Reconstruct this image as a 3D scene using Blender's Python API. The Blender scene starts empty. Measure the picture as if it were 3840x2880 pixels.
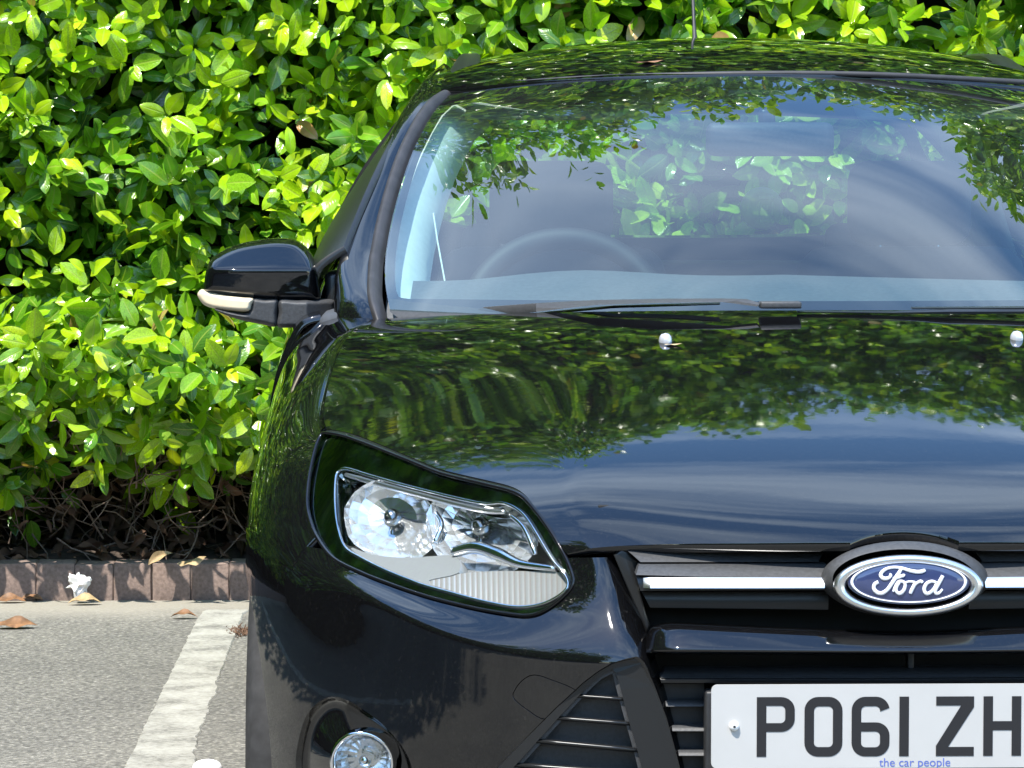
import bpy, bmesh, math
import numpy as np
from mathutils import Vector, Matrix

rng = np.random.default_rng(11)
scene = bpy.context.scene
COL = scene.collection

# ------------------------------------------------------------------ camera
# world: X right, Y away from the camera, Z up; the car stands on Z=0 with its
# number plate at Y=0 and its centre line on X=0 (metres)
FPX, YAW, PITCH = 13500.0, 0.026, 0.060          # focal length in photograph pixels
CAM = np.array([-0.644, -4.723, 1.228])
cam_data = bpy.data.cameras.new("camera")
cam = bpy.data.objects.new("camera", cam_data)
COL.objects.link(cam)
cam.location = CAM
cam.rotation_euler = (math.pi / 2 - PITCH, 0, -YAW)
cam_data.sensor_width = 36.0
cam_data.lens = FPX / 3840 * 36.0
cam_data.clip_start = 0.05
cam_data.clip_end = 2000
scene.camera = cam

# ------------------------------------------------------------------ sky, sun, exposure
SUN_TO = np.array([-0.42, -0.60, 1.36])           # towards the sun: behind the camera, left, high
SUN_TO = SUN_TO / np.linalg.norm(SUN_TO)
SUN_EL = math.asin(SUN_TO[2])
SUN_AZ = math.atan2(SUN_TO[0], SUN_TO[1])
world = bpy.data.worlds.new("World")
scene.world = world
world.use_nodes = True
wn, wl = world.node_tree.nodes, world.node_tree.links
wn.clear()
w_out = wn.new("ShaderNodeOutputWorld")
w_bg = wn.new("ShaderNodeBackground")
w_sky = wn.new("ShaderNodeTexSky")
w_sky.sky_type = 'NISHITA'
w_sky.sun_disc = False
w_sky.sun_elevation = SUN_EL
w_sky.sun_rotation = SUN_AZ
w_sky.air_density = 1.15
w_sky.dust_density = 0.2
w_sky.ozone_density = 1.2
w_tc = wn.new("ShaderNodeTexCoord")
w_map = wn.new("ShaderNodeMapping")
w_map.inputs['Scale'].default_value = (1.2, 3.6, 5.0)
w_map.inputs['Rotation'].default_value = (0.1, 0.25, 0.5)
w_no = wn.new("ShaderNodeTexNoise")
w_no.inputs['Scale'].default_value = 1.6
w_no.inputs['Detail'].default_value = 4
w_no.inputs['Roughness'].default_value = 0.52
w_no.inputs['Distortion'].default_value = 0.5
w_ramp = wn.new("ShaderNodeValToRGB")
w_ramp.color_ramp.elements[0].position = 0.46
w_ramp.color_ramp.elements[1].position = 0.80
w_ramp.color_ramp.elements[0].color = (0, 0, 0, 1)
w_ramp.color_ramp.elements[1].color = (0.42, 0.42, 0.42, 1)
w_mix = wn.new("ShaderNodeMixRGB")
w_mix.inputs[2].default_value = (9.6, 11.0, 12.0, 1)
wl.new(w_tc.outputs['Generated'], w_map.inputs['Vector'])
wl.new(w_map.outputs['Vector'], w_no.inputs['Vector'])
wl.new(w_no.outputs['Fac'], w_ramp.inputs['Fac'])
wl.new(w_ramp.outputs['Color'], w_mix.inputs[0])
w_hs = wn.new("ShaderNodeHueSaturation"); w_hs.inputs['Saturation'].default_value = 1.2
wl.new(w_sky.outputs['Color'], w_hs.inputs['Color']); wl.new(w_hs.outputs['Color'], w_mix.inputs[1])
wl.new(w_mix.outputs['Color'], w_bg.inputs['Color'])
w_bg.inputs['Strength'].default_value = 0.15
wl.new(w_bg.outputs['Background'], w_out.inputs['Surface'])

sun_data = bpy.data.lights.new("sun", 'SUN')
sun_data.energy = 3.1
sun_data.angle = math.radians(0.53)
sun_data.color = (1.0, 0.955, 0.88)
sun = bpy.data.objects.new("sun", sun_data)
COL.objects.link(sun)
sun.location = SUN_TO * 30
sun.rotation_euler = Vector(SUN_TO).to_track_quat('Z', 'Y').to_euler()

scene.view_settings.view_transform = 'Standard'
scene.view_settings.look = 'None'
scene.view_settings.gamma = 1
scene.view_settings.use_curve_mapping = False
scene.view_settings.exposure = 1.50
scene.cycles.use_denoising = True
scene.cycles.max_bounces = 10
scene.cycles.transparent_max_bounces = 16
scene.cycles.caustics_reflective = False
scene.cycles.caustics_refractive = False

# ------------------------------------------------------------------ projection helpers
_F = np.array([math.sin(YAW) * math.cos(PITCH), math.cos(YAW) * math.cos(PITCH), -math.sin(PITCH)])
_R = np.array([math.cos(YAW), -math.sin(YAW), 0.0])
_U = np.cross(_R, _F)

def ray(px, py):
    return _F + (px - 1920) / FPX * _R - (py - 1440) / FPX * _U

def U(px, py, Y):
    """point of the plane Y=const that the photograph shows at (px, py)"""
    d = ray(px, py)
    return CAM + d * ((Y - CAM[1]) / d[1])

def G(px, py, z=0.0):
    d = ray(px, py)
    return CAM + d * ((z - CAM[2]) / d[2])

def proj(P):
    P = np.asarray(P, float)
    d = P - CAM
    z = d @ _F
    return np.stack([1920 + FPX * (d @ _R) / z, 1440 - FPX * (d @ _U) / z], -1)

def HZ(zx, zy): return (1100 + zx / 2.011, 1560 + zy / 2.011)      # close-up coordinates -> photograph
def GZ(zx, zy): return (2060 + zx / 1.2427, 1900 + zy / 1.2427)
def LZ(zx, zy): return (900 + zx / 1.3825, 2240 + zy / 1.3825)
def MZ(zx, zy): return (700 + zx / 1.844, 800 + zy / 1.844)
def BZ(zx, zy): return (3100 + zx / 3.456, 2040 + zy / 3.456)

# ------------------------------------------------------------------ materials
def newmat(name):
    m = bpy.data.materials.new(name)
    m.use_nodes = True
    nt = m.node_tree
    return m, nt.nodes, nt.links, nt.nodes["Principled BSDF"]

def setin(node, **kw):
    for k, v in kw.items():
        node.inputs[k.replace('_', ' ')].default_value = v

def simple(name, col, rough=0.5, metal=0.0, ior=1.5, coat=0.0, noise=0.0, nscale=40.0, bump=0.0):
    m, N, L, b = newmat(name)
    setin(b, Base_Color=(*col, 1), Roughness=rough, Metallic=metal, IOR=ior)
    b.inputs['Coat Weight'].default_value = coat
    b.inputs['Coat Roughness'].default_value = 0.03
    if noise or bump:
        tc = N.new("ShaderNodeTexCoord"); n = N.new("ShaderNodeTexNoise")
        n.inputs['Scale'].default_value = nscale; n.inputs['Detail'].default_value = 6
        L.new(tc.outputs['Object'], n.inputs['Vector'])
        if noise:
            r = N.new("ShaderNodeValToRGB")
            r.color_ramp.elements[0].position = 0.3; r.color_ramp.elements[1].position = 0.7
            r.color_ramp.elements[0].color = (*[c * (1 - noise) for c in col], 1)
            r.color_ramp.elements[1].color = (*[min(1, c * (1 + noise)) for c in col], 1)
            L.new(n.outputs['Fac'], r.inputs['Fac']); L.new(r.outputs['Color'], b.inputs['Base Color'])
        if bump:
            bp = N.new("ShaderNodeBump"); bp.inputs['Strength'].default_value = bump; bp.inputs['Distance'].default_value = 0.002
            L.new(n.outputs['Fac'], bp.inputs['Height']); L.new(bp.outputs['Normal'], b.inputs['Normal'])
    return m

def mat_paint():
    m, N, L, b = newmat("black_car_paint")
    setin(b, Base_Color=(0.0035, 0.0036, 0.0042, 1), Roughness=0.028, IOR=1.66)
    tc = N.new("ShaderNodeTexCoord")
    n = N.new("ShaderNodeTexNoise"); n.inputs['Scale'].default_value = 260; n.inputs['Detail'].default_value = 3
    L.new(tc.outputs['Object'], n.inputs['Vector'])
    # thin film of dust: tiny specks, a little lighter than the paint
    r = N.new("ShaderNodeValToRGB")
    r.color_ramp.elements[0].position = 0.60; r.color_ramp.elements[1].position = 0.80
    r.color_ramp.elements[0].color = (0.0035, 0.0036, 0.0042, 1); r.color_ramp.elements[1].color = (0.018, 0.017, 0.016, 1)
    L.new(n.outputs['Fac'], r.inputs['Fac']); L.new(r.outputs['Color'], b.inputs['Base Color'])
    n2 = N.new("ShaderNodeTexNoise"); n2.inputs['Scale'].default_value = 9; n2.inputs['Detail'].default_value = 5
    L.new(tc.outputs['Object'], n2.inputs['Vector'])
    mr = N.new("ShaderNodeMapRange"); mr.inputs['To Min'].default_value = 0.012; mr.inputs['To Max'].default_value = 0.05
    L.new(n2.outputs['Fac'], mr.inputs['Value']); L.new(mr.outputs['Result'], b.inputs['Roughness'])
    # orange peel
    n3 = N.new("ShaderNodeTexNoise"); n3.inputs['Scale'].default_value = 55; n3.inputs['Detail'].default_value = 1
    L.new(tc.outputs['Object'], n3.inputs['Vector'])
    bp = N.new("ShaderNodeBump"); bp.inputs['Strength'].default_value = 0.035; bp.inputs['Distance'].default_value = 0.001
    L.new(n3.outputs['Fac'], bp.inputs['Height']); L.new(bp.outputs['Normal'], b.inputs['Normal'])
    return m

def mat_glass(name, tint, ior=1.5, rough=0.0, gain=1.0, dust=0.0):
    """thin sheet of glass: tinted see-through plus Fresnel reflection"""
    m = bpy.data.materials.new(name); m.use_nodes = True
    N, L = m.node_tree.nodes, m.node_tree.links
    N.clear()
    out = N.new("ShaderNodeOutputMaterial"); mix = N.new("ShaderNodeMixShader")
    tr = N.new("ShaderNodeBsdfTransparent"); tr.inputs['Color'].default_value = (*tint, 1)
    gl = N.new("ShaderNodeBsdfGlossy"); gl.inputs['Roughness'].default_value = rough
    # Schlick reflectance, the same from both sides of the sheet
    f0 = ((ior - 1) / (ior + 1)) ** 2
    ge = N.new("ShaderNodeNewGeometry"); dt = N.new("ShaderNodeVectorMath"); dt.operation = 'DOT_PRODUCT'
    L.new(ge.outputs['Incoming'], dt.inputs[0]); L.new(ge.outputs['Normal'], dt.inputs[1])
    ab = N.new("ShaderNodeMath"); ab.operation = 'ABSOLUTE'; L.new(dt.outputs['Value'], ab.inputs[0])
    om = N.new("ShaderNodeMath"); om.operation = 'SUBTRACT'; om.inputs[0].default_value = 1.0; L.new(ab.outputs[0], om.inputs[1])
    pw = N.new("ShaderNodeMath"); pw.operation = 'POWER'; pw.inputs[1].default_value = 5.0; L.new(om.outputs[0], pw.inputs[0])
    mu = N.new("ShaderNodeMath"); mu.operation = 'MULTIPLY_ADD'; mu.use_clamp = True
    mu.inputs[1].default_value = (1 - f0) * gain; mu.inputs[2].default_value = f0 * gain
    L.new(pw.outputs[0], mu.inputs[0]); L.new(mu.outputs[0], mix.inputs['Fac'])
    L.new(tr.outputs[0], mix.inputs[1]); L.new(gl.outputs[0], mix.inputs[2]); L.new(mix.outputs[0], out.inputs['Surface'])
    if dust:      # thin uneven film of dust on the outside
        df = N.new("ShaderNodeBsdfDiffuse"); df.inputs['Color'].default_value = (.62, .62, .60, 1)
        tc = N.new("ShaderNodeTexCoord"); no = N.new("ShaderNodeTexNoise"); no.inputs['Scale'].default_value = 5; no.inputs['Detail'].default_value = 8
        L.new(tc.outputs['Object'], no.inputs['Vector'])
        mr = N.new("ShaderNodeMapRange"); mr.inputs['From Min'].default_value = .3; mr.inputs['From Max'].default_value = .75; mr.inputs['To Min'].default_value = dust * .4; mr.inputs['To Max'].default_value = dust * 2
        L.new(no.outputs['Fac'], mr.inputs['Value'])
        m2 = N.new("ShaderNodeMixShader"); L.new(mr.outputs['Result'], m2.inputs['Fac']); L.new(mix.outputs[0], m2.inputs[1]); L.new(df.outputs[0], m2.inputs[2]); L.new(m2.outputs[0], out.inputs['Surface'])
    return m

def mat_leaf():
    m, N, L, b = newmat("laurel_leaf")
    at = N.new("ShaderNodeAttribute"); at.attribute_name = "tint"
    uv = N.new("ShaderNodeUVMap")
    sp = N.new("ShaderNodeSeparateXYZ"); L.new(uv.outputs['UV'], sp.inputs['Vector'])
    ab = N.new("ShaderNodeMath"); ab.operation = 'SUBTRACT'; ab.inputs[1].default_value = 0.5; L.new(sp.outputs['X'], ab.inputs[0])
    ab2 = N.new("ShaderNodeMath"); ab2.operation = 'ABSOLUTE'; L.new(ab.outputs[0], ab2.inputs[0])
    rib = N.new("ShaderNodeMapRange"); rib.inputs['From Min'].default_value = 0.02; rib.inputs['From Max'].default_value = 0.07
    rib.inputs['To Min'].default_value = 1; rib.inputs['To Max'].default_value = 0; L.new(ab2.outputs[0], rib.inputs['Value'])
    # side veins: slanted waves
    sl = N.new("ShaderNodeMath"); sl.operation = 'MULTIPLY_ADD'; sl.inputs[1].default_value = -0.55; L.new(ab2.outputs[0], sl.inputs[0]); L.new(sp.outputs['Y'], sl.inputs[2])
    wv = N.new("ShaderNodeMath"); wv.operation = 'MULTIPLY'; wv.inputs[1].default_value = 55.0; L.new(sl.outputs[0], wv.inputs[0])
    sn = N.new("ShaderNodeMath"); sn.operation = 'SINE'; L.new(wv.outputs[0], sn.inputs[0])
    vm = N.new("ShaderNodeMapRange"); vm.inputs['From Min'].default_value = 0.75; vm.inputs['From Max'].default_value = 1.0; vm.inputs['To Max'].default_value = 0.22
    L.new(sn.outputs[0], vm.inputs['Value'])
    mx = N.new("ShaderNodeMath"); mx.operation = 'MAXIMUM'; L.new(rib.outputs['Result'], mx.inputs[0]); L.new(vm.outputs['Result'], mx.inputs[1])
    tc = N.new("ShaderNodeTexCoord"); no = N.new("ShaderNodeTexNoise"); no.inputs['Scale'].default_value = 22; no.inputs['Detail'].default_value = 4
    L.new(tc.outputs['Object'], no.inputs['Vector'])
    hv = N.new("ShaderNodeHueSaturation"); L.new(at.outputs['Color'], hv.inputs['Color'])
    vr = N.new("ShaderNodeMapRange"); vr.inputs['From Min'].default_value = 0.3; vr.inputs['From Max'].default_value = 0.7; vr.inputs['To Min'].default_value = 0.72; vr.inputs['To Max'].default_value = 1.2
    L.new(no.outputs['Fac'], vr.inputs['Value']); L.new(vr.outputs['Result'], hv.inputs['Value'])
    vein = N.new("ShaderNodeMixRGB"); vein.blend_type = 'MIX'; vein.inputs[2].default_value = (0.36, 0.44, 0.08, 1)
    vf = N.new("ShaderNodeMath"); vf.operation = 'MULTIPLY'; vf.inputs[1].default_value = 0.55; L.new(mx.outputs[0], vf.inputs[0])
    L.new(vf.outputs[0], vein.inputs[0]); L.new(hv.outputs['Color'], vein.inputs[1])
    # paler underside
    ge = N.new("ShaderNodeNewGeometry")
    und = N.new("ShaderNodeMixRGB"); und.inputs[2].default_value = (0.16, 0.24, 0.06, 1)
    uf = N.new("ShaderNodeMath"); uf.operation = 'MULTIPLY'; uf.inputs[1].default_value = 0.5; L.new(ge.outputs['Backfacing'], uf.inputs[0])
    L.new(uf.outputs[0], und.inputs[0]); L.new(vein.outputs['Color'], und.inputs[1])
    L.new(und.outputs['Color'], b.inputs['Base Color']); b.inputs['IOR'].default_value = 1.62
    rg = N.new("ShaderNodeMapRange"); rg.inputs['To Min'].default_value = 0.12; rg.inputs['To Max'].default_value = 0.28
    L.new(no.outputs['Fac'], rg.inputs['Value']); L.new(rg.outputs['Result'], b.inputs['Roughness'])
    bp = N.new("ShaderNodeBump"); bp.inputs['Strength'].default_value = 0.35; bp.inputs['Distance'].default_value = 0.002; bp.invert = True
    L.new(mx.outputs[0], bp.inputs['Height']); L.new(bp.outputs['Normal'], b.inputs['Normal'])
    tl = N.new("ShaderNodeBsdfTranslucent")
    tcol = N.new("ShaderNodeMixRGB"); tcol.blend_type = 'MULTIPLY'; tcol.inputs[0].default_value = 1; tcol.inputs[2].default_value = (1.5, 1.6, 0.5, 1)
    L.new(vein.outputs['Color'], tcol.inputs[1]); L.new(tcol.outputs['Color'], tl.inputs['Color'])
    ms = N.new("ShaderNodeMixShader"); ms.inputs[0].default_value = 0.27
    out = [n for n in N if n.type == 'OUTPUT_MATERIAL'][0]
    L.new(b.outputs[0], ms.inputs[1]); L.new(tl.outputs[0], ms.inputs[2]); L.new(ms.outputs[0], out.inputs['Surface'])
    return m

def mat_asphalt():
    m, N, L, b = newmat("worn_asphalt")
    tc = N.new("ShaderNodeTexCoord")
    v = N.new("ShaderNodeTexVoronoi"); v.inputs['Scale'].default_value = 105; L.new(tc.outputs['Object'], v.inputs['Vector'])
    n1 = N.new("ShaderNodeTexNoise"); n1.inputs['Scale'].default_value = 85; n1.inputs['Detail'].default_value = 8; n1.inputs['Roughness'].default_value = 0.7
    L.new(tc.outputs['Object'], n1.inputs['Vector'])
    n2 = N.new("ShaderNodeTexNoise"); n2.inputs['Scale'].default_value = 1.3; n2.inputs['Detail'].default_value = 6; L.new(tc.outputs['Object'], n2.inputs['Vector'])
    r1 = N.new("ShaderNodeValToRGB")
    e = r1.color_ramp.elements
    e[0].position = 0.30; e[0].color = (0.085, 0.082, 0.075, 1); e[1].position = 0.70; e[1].color = (0.36, 0.348, 0.312, 1)
    k = e.new(0.52); k.color = (0.155, 0.15, 0.137, 1)
    L.new(n1.outputs['Fac'], r1.inputs['Fac'])
    # single stones
    r2 = N.new("ShaderNodeValToRGB"); r2.color_ramp.elements[0].color = (0.42, 0.42, 0.40, 1); r2.color_ramp.elements[1].color = (1.72, 1.69, 1.60, 1)
    L.new(v.outputs['Color'], r2.inputs['Fac'])
    mu = N.new("ShaderNodeMixRGB"); mu.blend_type = 'MULTIPLY'; mu.inputs[0].default_value = 0.7
    L.new(r1.outputs['Color'], mu.inputs[1]); L.new(r2.outputs['Color'], mu.inputs[2])
    # large patches
    r3 = N.new("ShaderNodeValToRGB"); r3.color_ramp.elements[0].position = 0.35; r3.color_ramp.elements[1].position = 0.7
    r3.color_ramp.elements[0].color = (0.80, 0.80, 0.80, 1); r3.color_ramp.elements[1].color = (1.12, 1.11, 1.08, 1)
    L.new(n2.outputs['Fac'], r3.inputs['Fac'])
    mu2 = N.new("ShaderNodeMixRGB"); mu2.blend_type = 'MULTIPLY'; mu2.inputs[0].default_value = 1
    L.new(mu.outputs['Color'], mu2.inputs[1]); L.new(r3.outputs['Color'], mu2.inputs[2])
    # pale dust swept against the kerb
    sx = N.new("ShaderNodeSeparateXYZ"); L.new(tc.outputs['Object'], sx.inputs['Vector'])
    wob = N.new("ShaderNodeMath"); wob.operation = 'MULTIPLY_ADD'; wob.inputs[1].default_value = 0.35; L.new(n2.outputs['Fac'], wob.inputs[0]); L.new(sx.outputs['Y'], wob.inputs[2])
    dr = N.new("ShaderNodeMapRange"); dr.inputs['From Min'].default_value = 5.20; dr.inputs['From Max'].default_value = 5.48; dr.inputs['To Max'].default_value = 0.75
    L.new(wob.outputs[0], dr.inputs['Value'])
    dm = N.new("ShaderNodeMixRGB"); dm.inputs[2].default_value = (0.33, 0.305, 0.25, 1)
    L.new(dr.outputs['Result'], dm.inputs[0]); L.new(mu2.outputs['Color'], dm.inputs[1])
    L.new(dm.outputs['Color'], b.inputs['Base Color'])
    b.inputs['Roughness'].default_value = 0.9
    bp = N.new("ShaderNodeBump"); bp.inputs['Strength'].default_value = 0.7; bp.inputs['Distance'].default_value = 0.004
    L.new(n1.outputs['Fac'], bp.inputs['Height']); L.new(bp.outputs['Normal'], b.inputs['Normal'])
    return m

def mat_line():
    m, N, L, b = newmat("worn_white_line_paint")
    tc = N.new("ShaderNodeTexCoord")
    n = N.new("ShaderNodeTexNoise"); n.inputs['Scale'].default_value = 75; n.inputs['Detail'].default_value = 8; n.inputs['Roughness'].default_value = .75; L.new(tc.outputs['Object'], n.inputs['Vector'])
    n2 = N.new("ShaderNodeTexNoise"); n2.inputs['Scale'].default_value = 9; n2.inputs['Detail'].default_value = 5; L.new(tc.outputs['Object'], n2.inputs['Vector'])
    ad = N.new("ShaderNodeMath"); ad.operation = 'MULTIPLY_ADD'; ad.inputs[1].default_value = .55; L.new(n2.outputs['Fac'], ad.inputs[0])
    ml = N.new("ShaderNodeMath"); ml.operation = 'MULTIPLY'; ml.inputs[1].default_value = .6; L.new(n.outputs['Fac'], ml.inputs[0]); L.new(ml.outputs[0], ad.inputs[2])
    r = N.new("ShaderNodeValToRGB"); e = r.color_ramp.elements
    e[0].position = 0.43; e[0].color = (0.13, 0.125, 0.11, 1); e[1].position = 0.72; e[1].color = (0.42, 0.41, 0.36, 1)
    k = e.new(.56); k.color = (.30, .29, .25, 1)
    L.new(ad.outputs[0], r.inputs['Fac']); L.new(r.outputs['Color'], b.inputs['Base Color'])
    b.inputs['Roughness'].default_value = 0.85
    bp = N.new("ShaderNodeBump"); bp.inputs['Strength'].default_value = 0.6; bp.inputs['Distance'].default_value = 0.003
    L.new(n.outputs['Fac'], bp.inputs['Height']); L.new(bp.outputs['Normal'], b.inputs['Normal'])
    return m

M = dict(
    paint=mat_paint(),
    plastic=simple("black_trim_plastic", (0.022, 0.023, 0.025), 0.48, noise=0.25, nscale=90),
    greyplastic=simple("grey_grained_plastic", (0.045, 0.046, 0.048), 0.55, noise=0.2, nscale=200, bump=0.2),
    satin=simple("satin_black_plastic", (0.013, 0.0135, 0.014), 0.30),
    rubber=simple("weathered_rubber", (0.030, 0.029, 0.031), 0.55, noise=0.25, nscale=30),
    dark=simple("dark_void", (0.004, 0.004, 0.004), 0.8),
    chrome=simple("chrome", (0.86, 0.87, 0.88), 0.07, metal=1),
    brushed=simple("satin_chrome", (0.80, 0.80, 0.79), 0.30, metal=1),
    dkchrome=simple("smoked_chrome", (0.32, 0.33, 0.33), 0.16, metal=1),
    reflector=simple("lamp_reflector", (0.92, 0.925, 0.93), 0.13, metal=0.78),
    lampgrey=simple("lamp_grey_bezel", (0.27, 0.29, 0.285), 0.09, metal=1),
    glass=mat_glass("windscreen_glass", (0.62, 0.78, 0.78), 1.52, 0.0, 1.95, dust=.007),
    sideglass=mat_glass("side_window_glass", (0.55, 0.68, 0.62), 1.5, 0.0, 1.6),
    lens=mat_glass("clear_lamp_lens", (0.93, 0.95, 0.95), 1.46, 0.005, 1.35),
    frit=simple("black_ceramic_band", (0.006, 0.006, 0.007), 0.04),
    amber=simple("pale_indicator_plastic", (0.78, 0.66, 0.46), 0.25, coat=0.5, noise=0.12, nscale=25),
    plate=simple("white_plate", (0.47, 0.462, 0.445), 0.35, coat=0.1, noise=0.03, nscale=18),
    platetext=simple("plate_black", (0.009, 0.008, 0.009), 0.6),
    blueprint=simple("blue_print", (0.09, 0.13, 0.42), 0.5),
    badge=simple("blue_badge_enamel", (0.036, 0.050, 0.125), 0.12, coat=1.0),
    whiteletter=simple("silver_white_letter", (0.86, 0.87, 0.9), 0.25),
    screw=simple("white_screw_cap", (0.82, 0.82, 0.80), 0.4),
    trimlight=simple("pale_grey_pillar_trim", (0.74, 0.76, 0.68), 0.7, noise=0.05, nscale=60),
    headliner=simple("grey_headliner", (0.34, 0.34, 0.33), 0.9),
    dash=simple("dark_grey_dash", (0.11, 0.115, 0.12), 0.55, noise=0.15, nscale=120, bump=0.1),
    seat=simple("charcoal_seat_fabric", (0.050, 0.056, 0.066), 0.85, noise=0.12, nscale=60),
    leather=simple("black_leather", (0.008, 0.008, 0.009), 0.62),
    tyre=simple("tyre_rubber", (0.025, 0.025, 0.026), 0.75, noise=0.3, nscale=60),
    rim=simple("silver_alloy", (0.55, 0.55, 0.56), 0.25, metal=1),
    washer=simple("pale_washer_nozzle", (0.62, 0.64, 0.68), 0.18, metal=0.35, coat=1),
    sticker=mat_glass("smoky_sticker", (0.50, 0.54, 0.56), 1.4, 0.2, 1.0, dust=.30),
    leaf=mat_leaf(),
    deadleaf=simple("dry_leaf", (0.21, 0.105, 0.048), 0.6, noise=0.5, nscale=45),
    paleleaf=simple("bleached_dry_leaf", (0.42, 0.30, 0.15), 0.65, noise=0.35, nscale=45),
    bark=simple("laurel_bark", (0.20, 0.145, 0.11), 0.9, noise=0.4, nscale=60, bump=0.4),
    soil=simple("dark_soil", (0.055, 0.040, 0.030), 0.95, noise=0.6, nscale=25, bump=0.8),
    kerb=simple("brown_concrete_kerb", (0.222, 0.162, 0.135), 0.9, noise=0.25, nscale=110, bump=0.4),
    asphalt=mat_asphalt(),
    line=mat_line(),
    paper=simple("white_paper", (0.78, 0.78, 0.76), 0.8, noise=0.06, nscale=30),
    core=simple("shaded_hedge_backing", (0.028, 0.022, 0.014), 0.95, noise=0.5, nscale=8),  # dark tone stands in for shade deep in the hedge
)

def mat_film(name, col, clear):
    """printed film on a window: lets light through from behind"""
    m = bpy.data.materials.new(name); m.use_nodes = True; N, L = m.node_tree.nodes, m.node_tree.links; N.clear()
    out = N.new("ShaderNodeOutputMaterial"); mix = N.new("ShaderNodeMixShader"); mix.inputs[0].default_value = clear
    tl = N.new("ShaderNodeBsdfTranslucent"); tl.inputs['Color'].default_value = (*col, 1); tr = N.new("ShaderNodeBsdfTransparent")
    L.new(tl.outputs[0], mix.inputs[1]); L.new(tr.outputs[0], mix.inputs[2]); L.new(mix.outputs[0], out.inputs['Surface']); return m
M['sticker'] = mat_film("smoky_sticker_film", (.66, .74, .82), .22)
M['film'] = mat_film("white_sticker_print", (.98, .98, .98), .0)

# ------------------------------------------------------------------ object helpers
def tag(o, label=None, cat=None, group=None, kind=None):
    if label: o["label"] = label
    if cat: o["category"] = cat
    if group: o["group"] = group
    if kind: o["kind"] = kind
    return o

def empty(name, loc=(0, 0, 0)):
    o = bpy.data.objects.new(name, None)
    o.empty_display_size = 0.1
    o.location = loc
    COL.objects.link(o)
    return o

def obj(name, V, F, mat, parent=None, smooth=True, normals=None, origin=None):
    V = np.asarray(V, float)
    if origin is not None: V = V - np.asarray(origin)
    me = bpy.data.meshes.new(name)
    me.from_pydata(V.tolist(), [], [tuple(int(i) for i in f) for f in F])
    me.update()
    if smooth:
        me.polygons.foreach_set("use_smooth", [True] * len(me.polygons))
    if normals is not None:
        me.normals_split_custom_set_from_vertices([tuple(n) for n in normals])
    me.materials.append(M[mat])
    o = bpy.data.objects.new(name, me)
    COL.objects.link(o)
    if origin is not None: o.location = origin
    if parent is not None: o.parent = parent
    return o

def join(parts):
    V, F, k = [], [], 0
    for v, f in parts:
        v = np.asarray(v, float); V.append(v); F += [tuple(i + k for i in q) for q in f]; k += len(v)
    return np.concatenate(V), F

def bm_obj(name, bm, mat, parent=None, smooth=False, angle=None, origin=None):
    me = bpy.data.meshes.new(name)
    bmesh.ops.recalc_face_normals(bm, faces=bm.faces)
    if origin is not None: bmesh.ops.translate(bm, vec=-Vector(origin), verts=bm.verts)
    bm.to_mesh(me); bm.free()
    if smooth:
        me.polygons.foreach_set("use_smooth", [True] * len(me.polygons))
        if angle is not None: me.set_sharp_from_angle(angle=math.radians(angle))
    me.materials.append(M[mat])
    o = bpy.data.objects.new(name, me); COL.objects.link(o)
    if origin is not None: o.location = origin
    if parent is not None: o.parent = parent
    return o

def rbox(name, c, size, bev, mat, parent=None, rot=None, seg=3, taper=None):
    bm = bmesh.new()
    bmesh.ops.create_cube(bm, size=1)
    for v in bm.verts:
        v.co = Vector((v.co.x * size[0], v.co.y * size[1], v.co.z * size[2]))
        if taper and v.co.z > 0: v.co.x *= taper; v.co.y *= taper
    if bev: bmesh.ops.bevel(bm, geom=list(bm.edges), offset=bev, segments=seg, profile=0.5, affect='EDGES')
    if rot is not None: bmesh.ops.rotate(bm, matrix=Matrix(rot).to_3x3() if not isinstance(rot, Matrix) else rot, verts=bm.verts, cent=(0, 0, 0))
    bmesh.ops.translate(bm, vec=Vector(c), verts=bm.verts)
    return bm_obj(name, bm, mat, parent, True, 40)

def tube(P, r, seg=8, cap=True):
    P = np.asarray(P, float); n = len(P)
    r = np.broadcast_to(np.asarray(r, float), (n,))
    T = np.gradient(P, axis=0); T /= np.linalg.norm(T, axis=1)[:, None] + 1e-12
    ref = np.array([0, 0, 1.0]) if abs(T[0][2]) < 0.9 else np.array([1.0, 0, 0])
    V = []
    a = np.cross(T[0], ref); a /= np.linalg.norm(a)
    for i in range(n):
        a = a - T[i] * (a @ T[i]); a /= np.linalg.norm(a) + 1e-12
        b = np.cross(T[i], a)
        for k in range(seg):
            t = 2 * math.pi * k / seg
            V.append(P[i] + r[i] * (a * math.cos(t) + b * math.sin(t)))
    F = []
    for i in range(n - 1):
        for k in range(seg):
            k2 = (k + 1) % seg
            F.append((i * seg + k, i * seg + k2, (i + 1) * seg + k2, (i + 1) * seg + k))
    if cap:
        F.append(tuple(range(seg))[::-1]); F.append(tuple((n - 1) * seg + k for k in range(seg)))
    return np.array(V), F

def lathe(prof, seg, origin, axis, up=(0, 0, 1)):
    """prof: list of (radius, distance along axis)"""
    axis = np.asarray(axis, float); axis /= np.linalg.norm(axis)
    up = np.asarray(up, float); a = np.cross(axis, up); a /= np.linalg.norm(a); b = np.cross(a, axis)
    V, F = [], []
    for r, d in prof:
        for k in range(seg):
            t = 2 * math.pi * k / seg
            V.append(np.asarray(origin) + axis * d + r * (a * math.cos(t) + b * math.sin(t)))
    for i in range(len(prof) - 1):
        for k in range(seg):
            k2 = (k + 1) % seg
            F.append((i * seg + k, i * seg + k2, (i + 1) * seg + k2, (i + 1) * seg + k))
    return np.array(V), F

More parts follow.
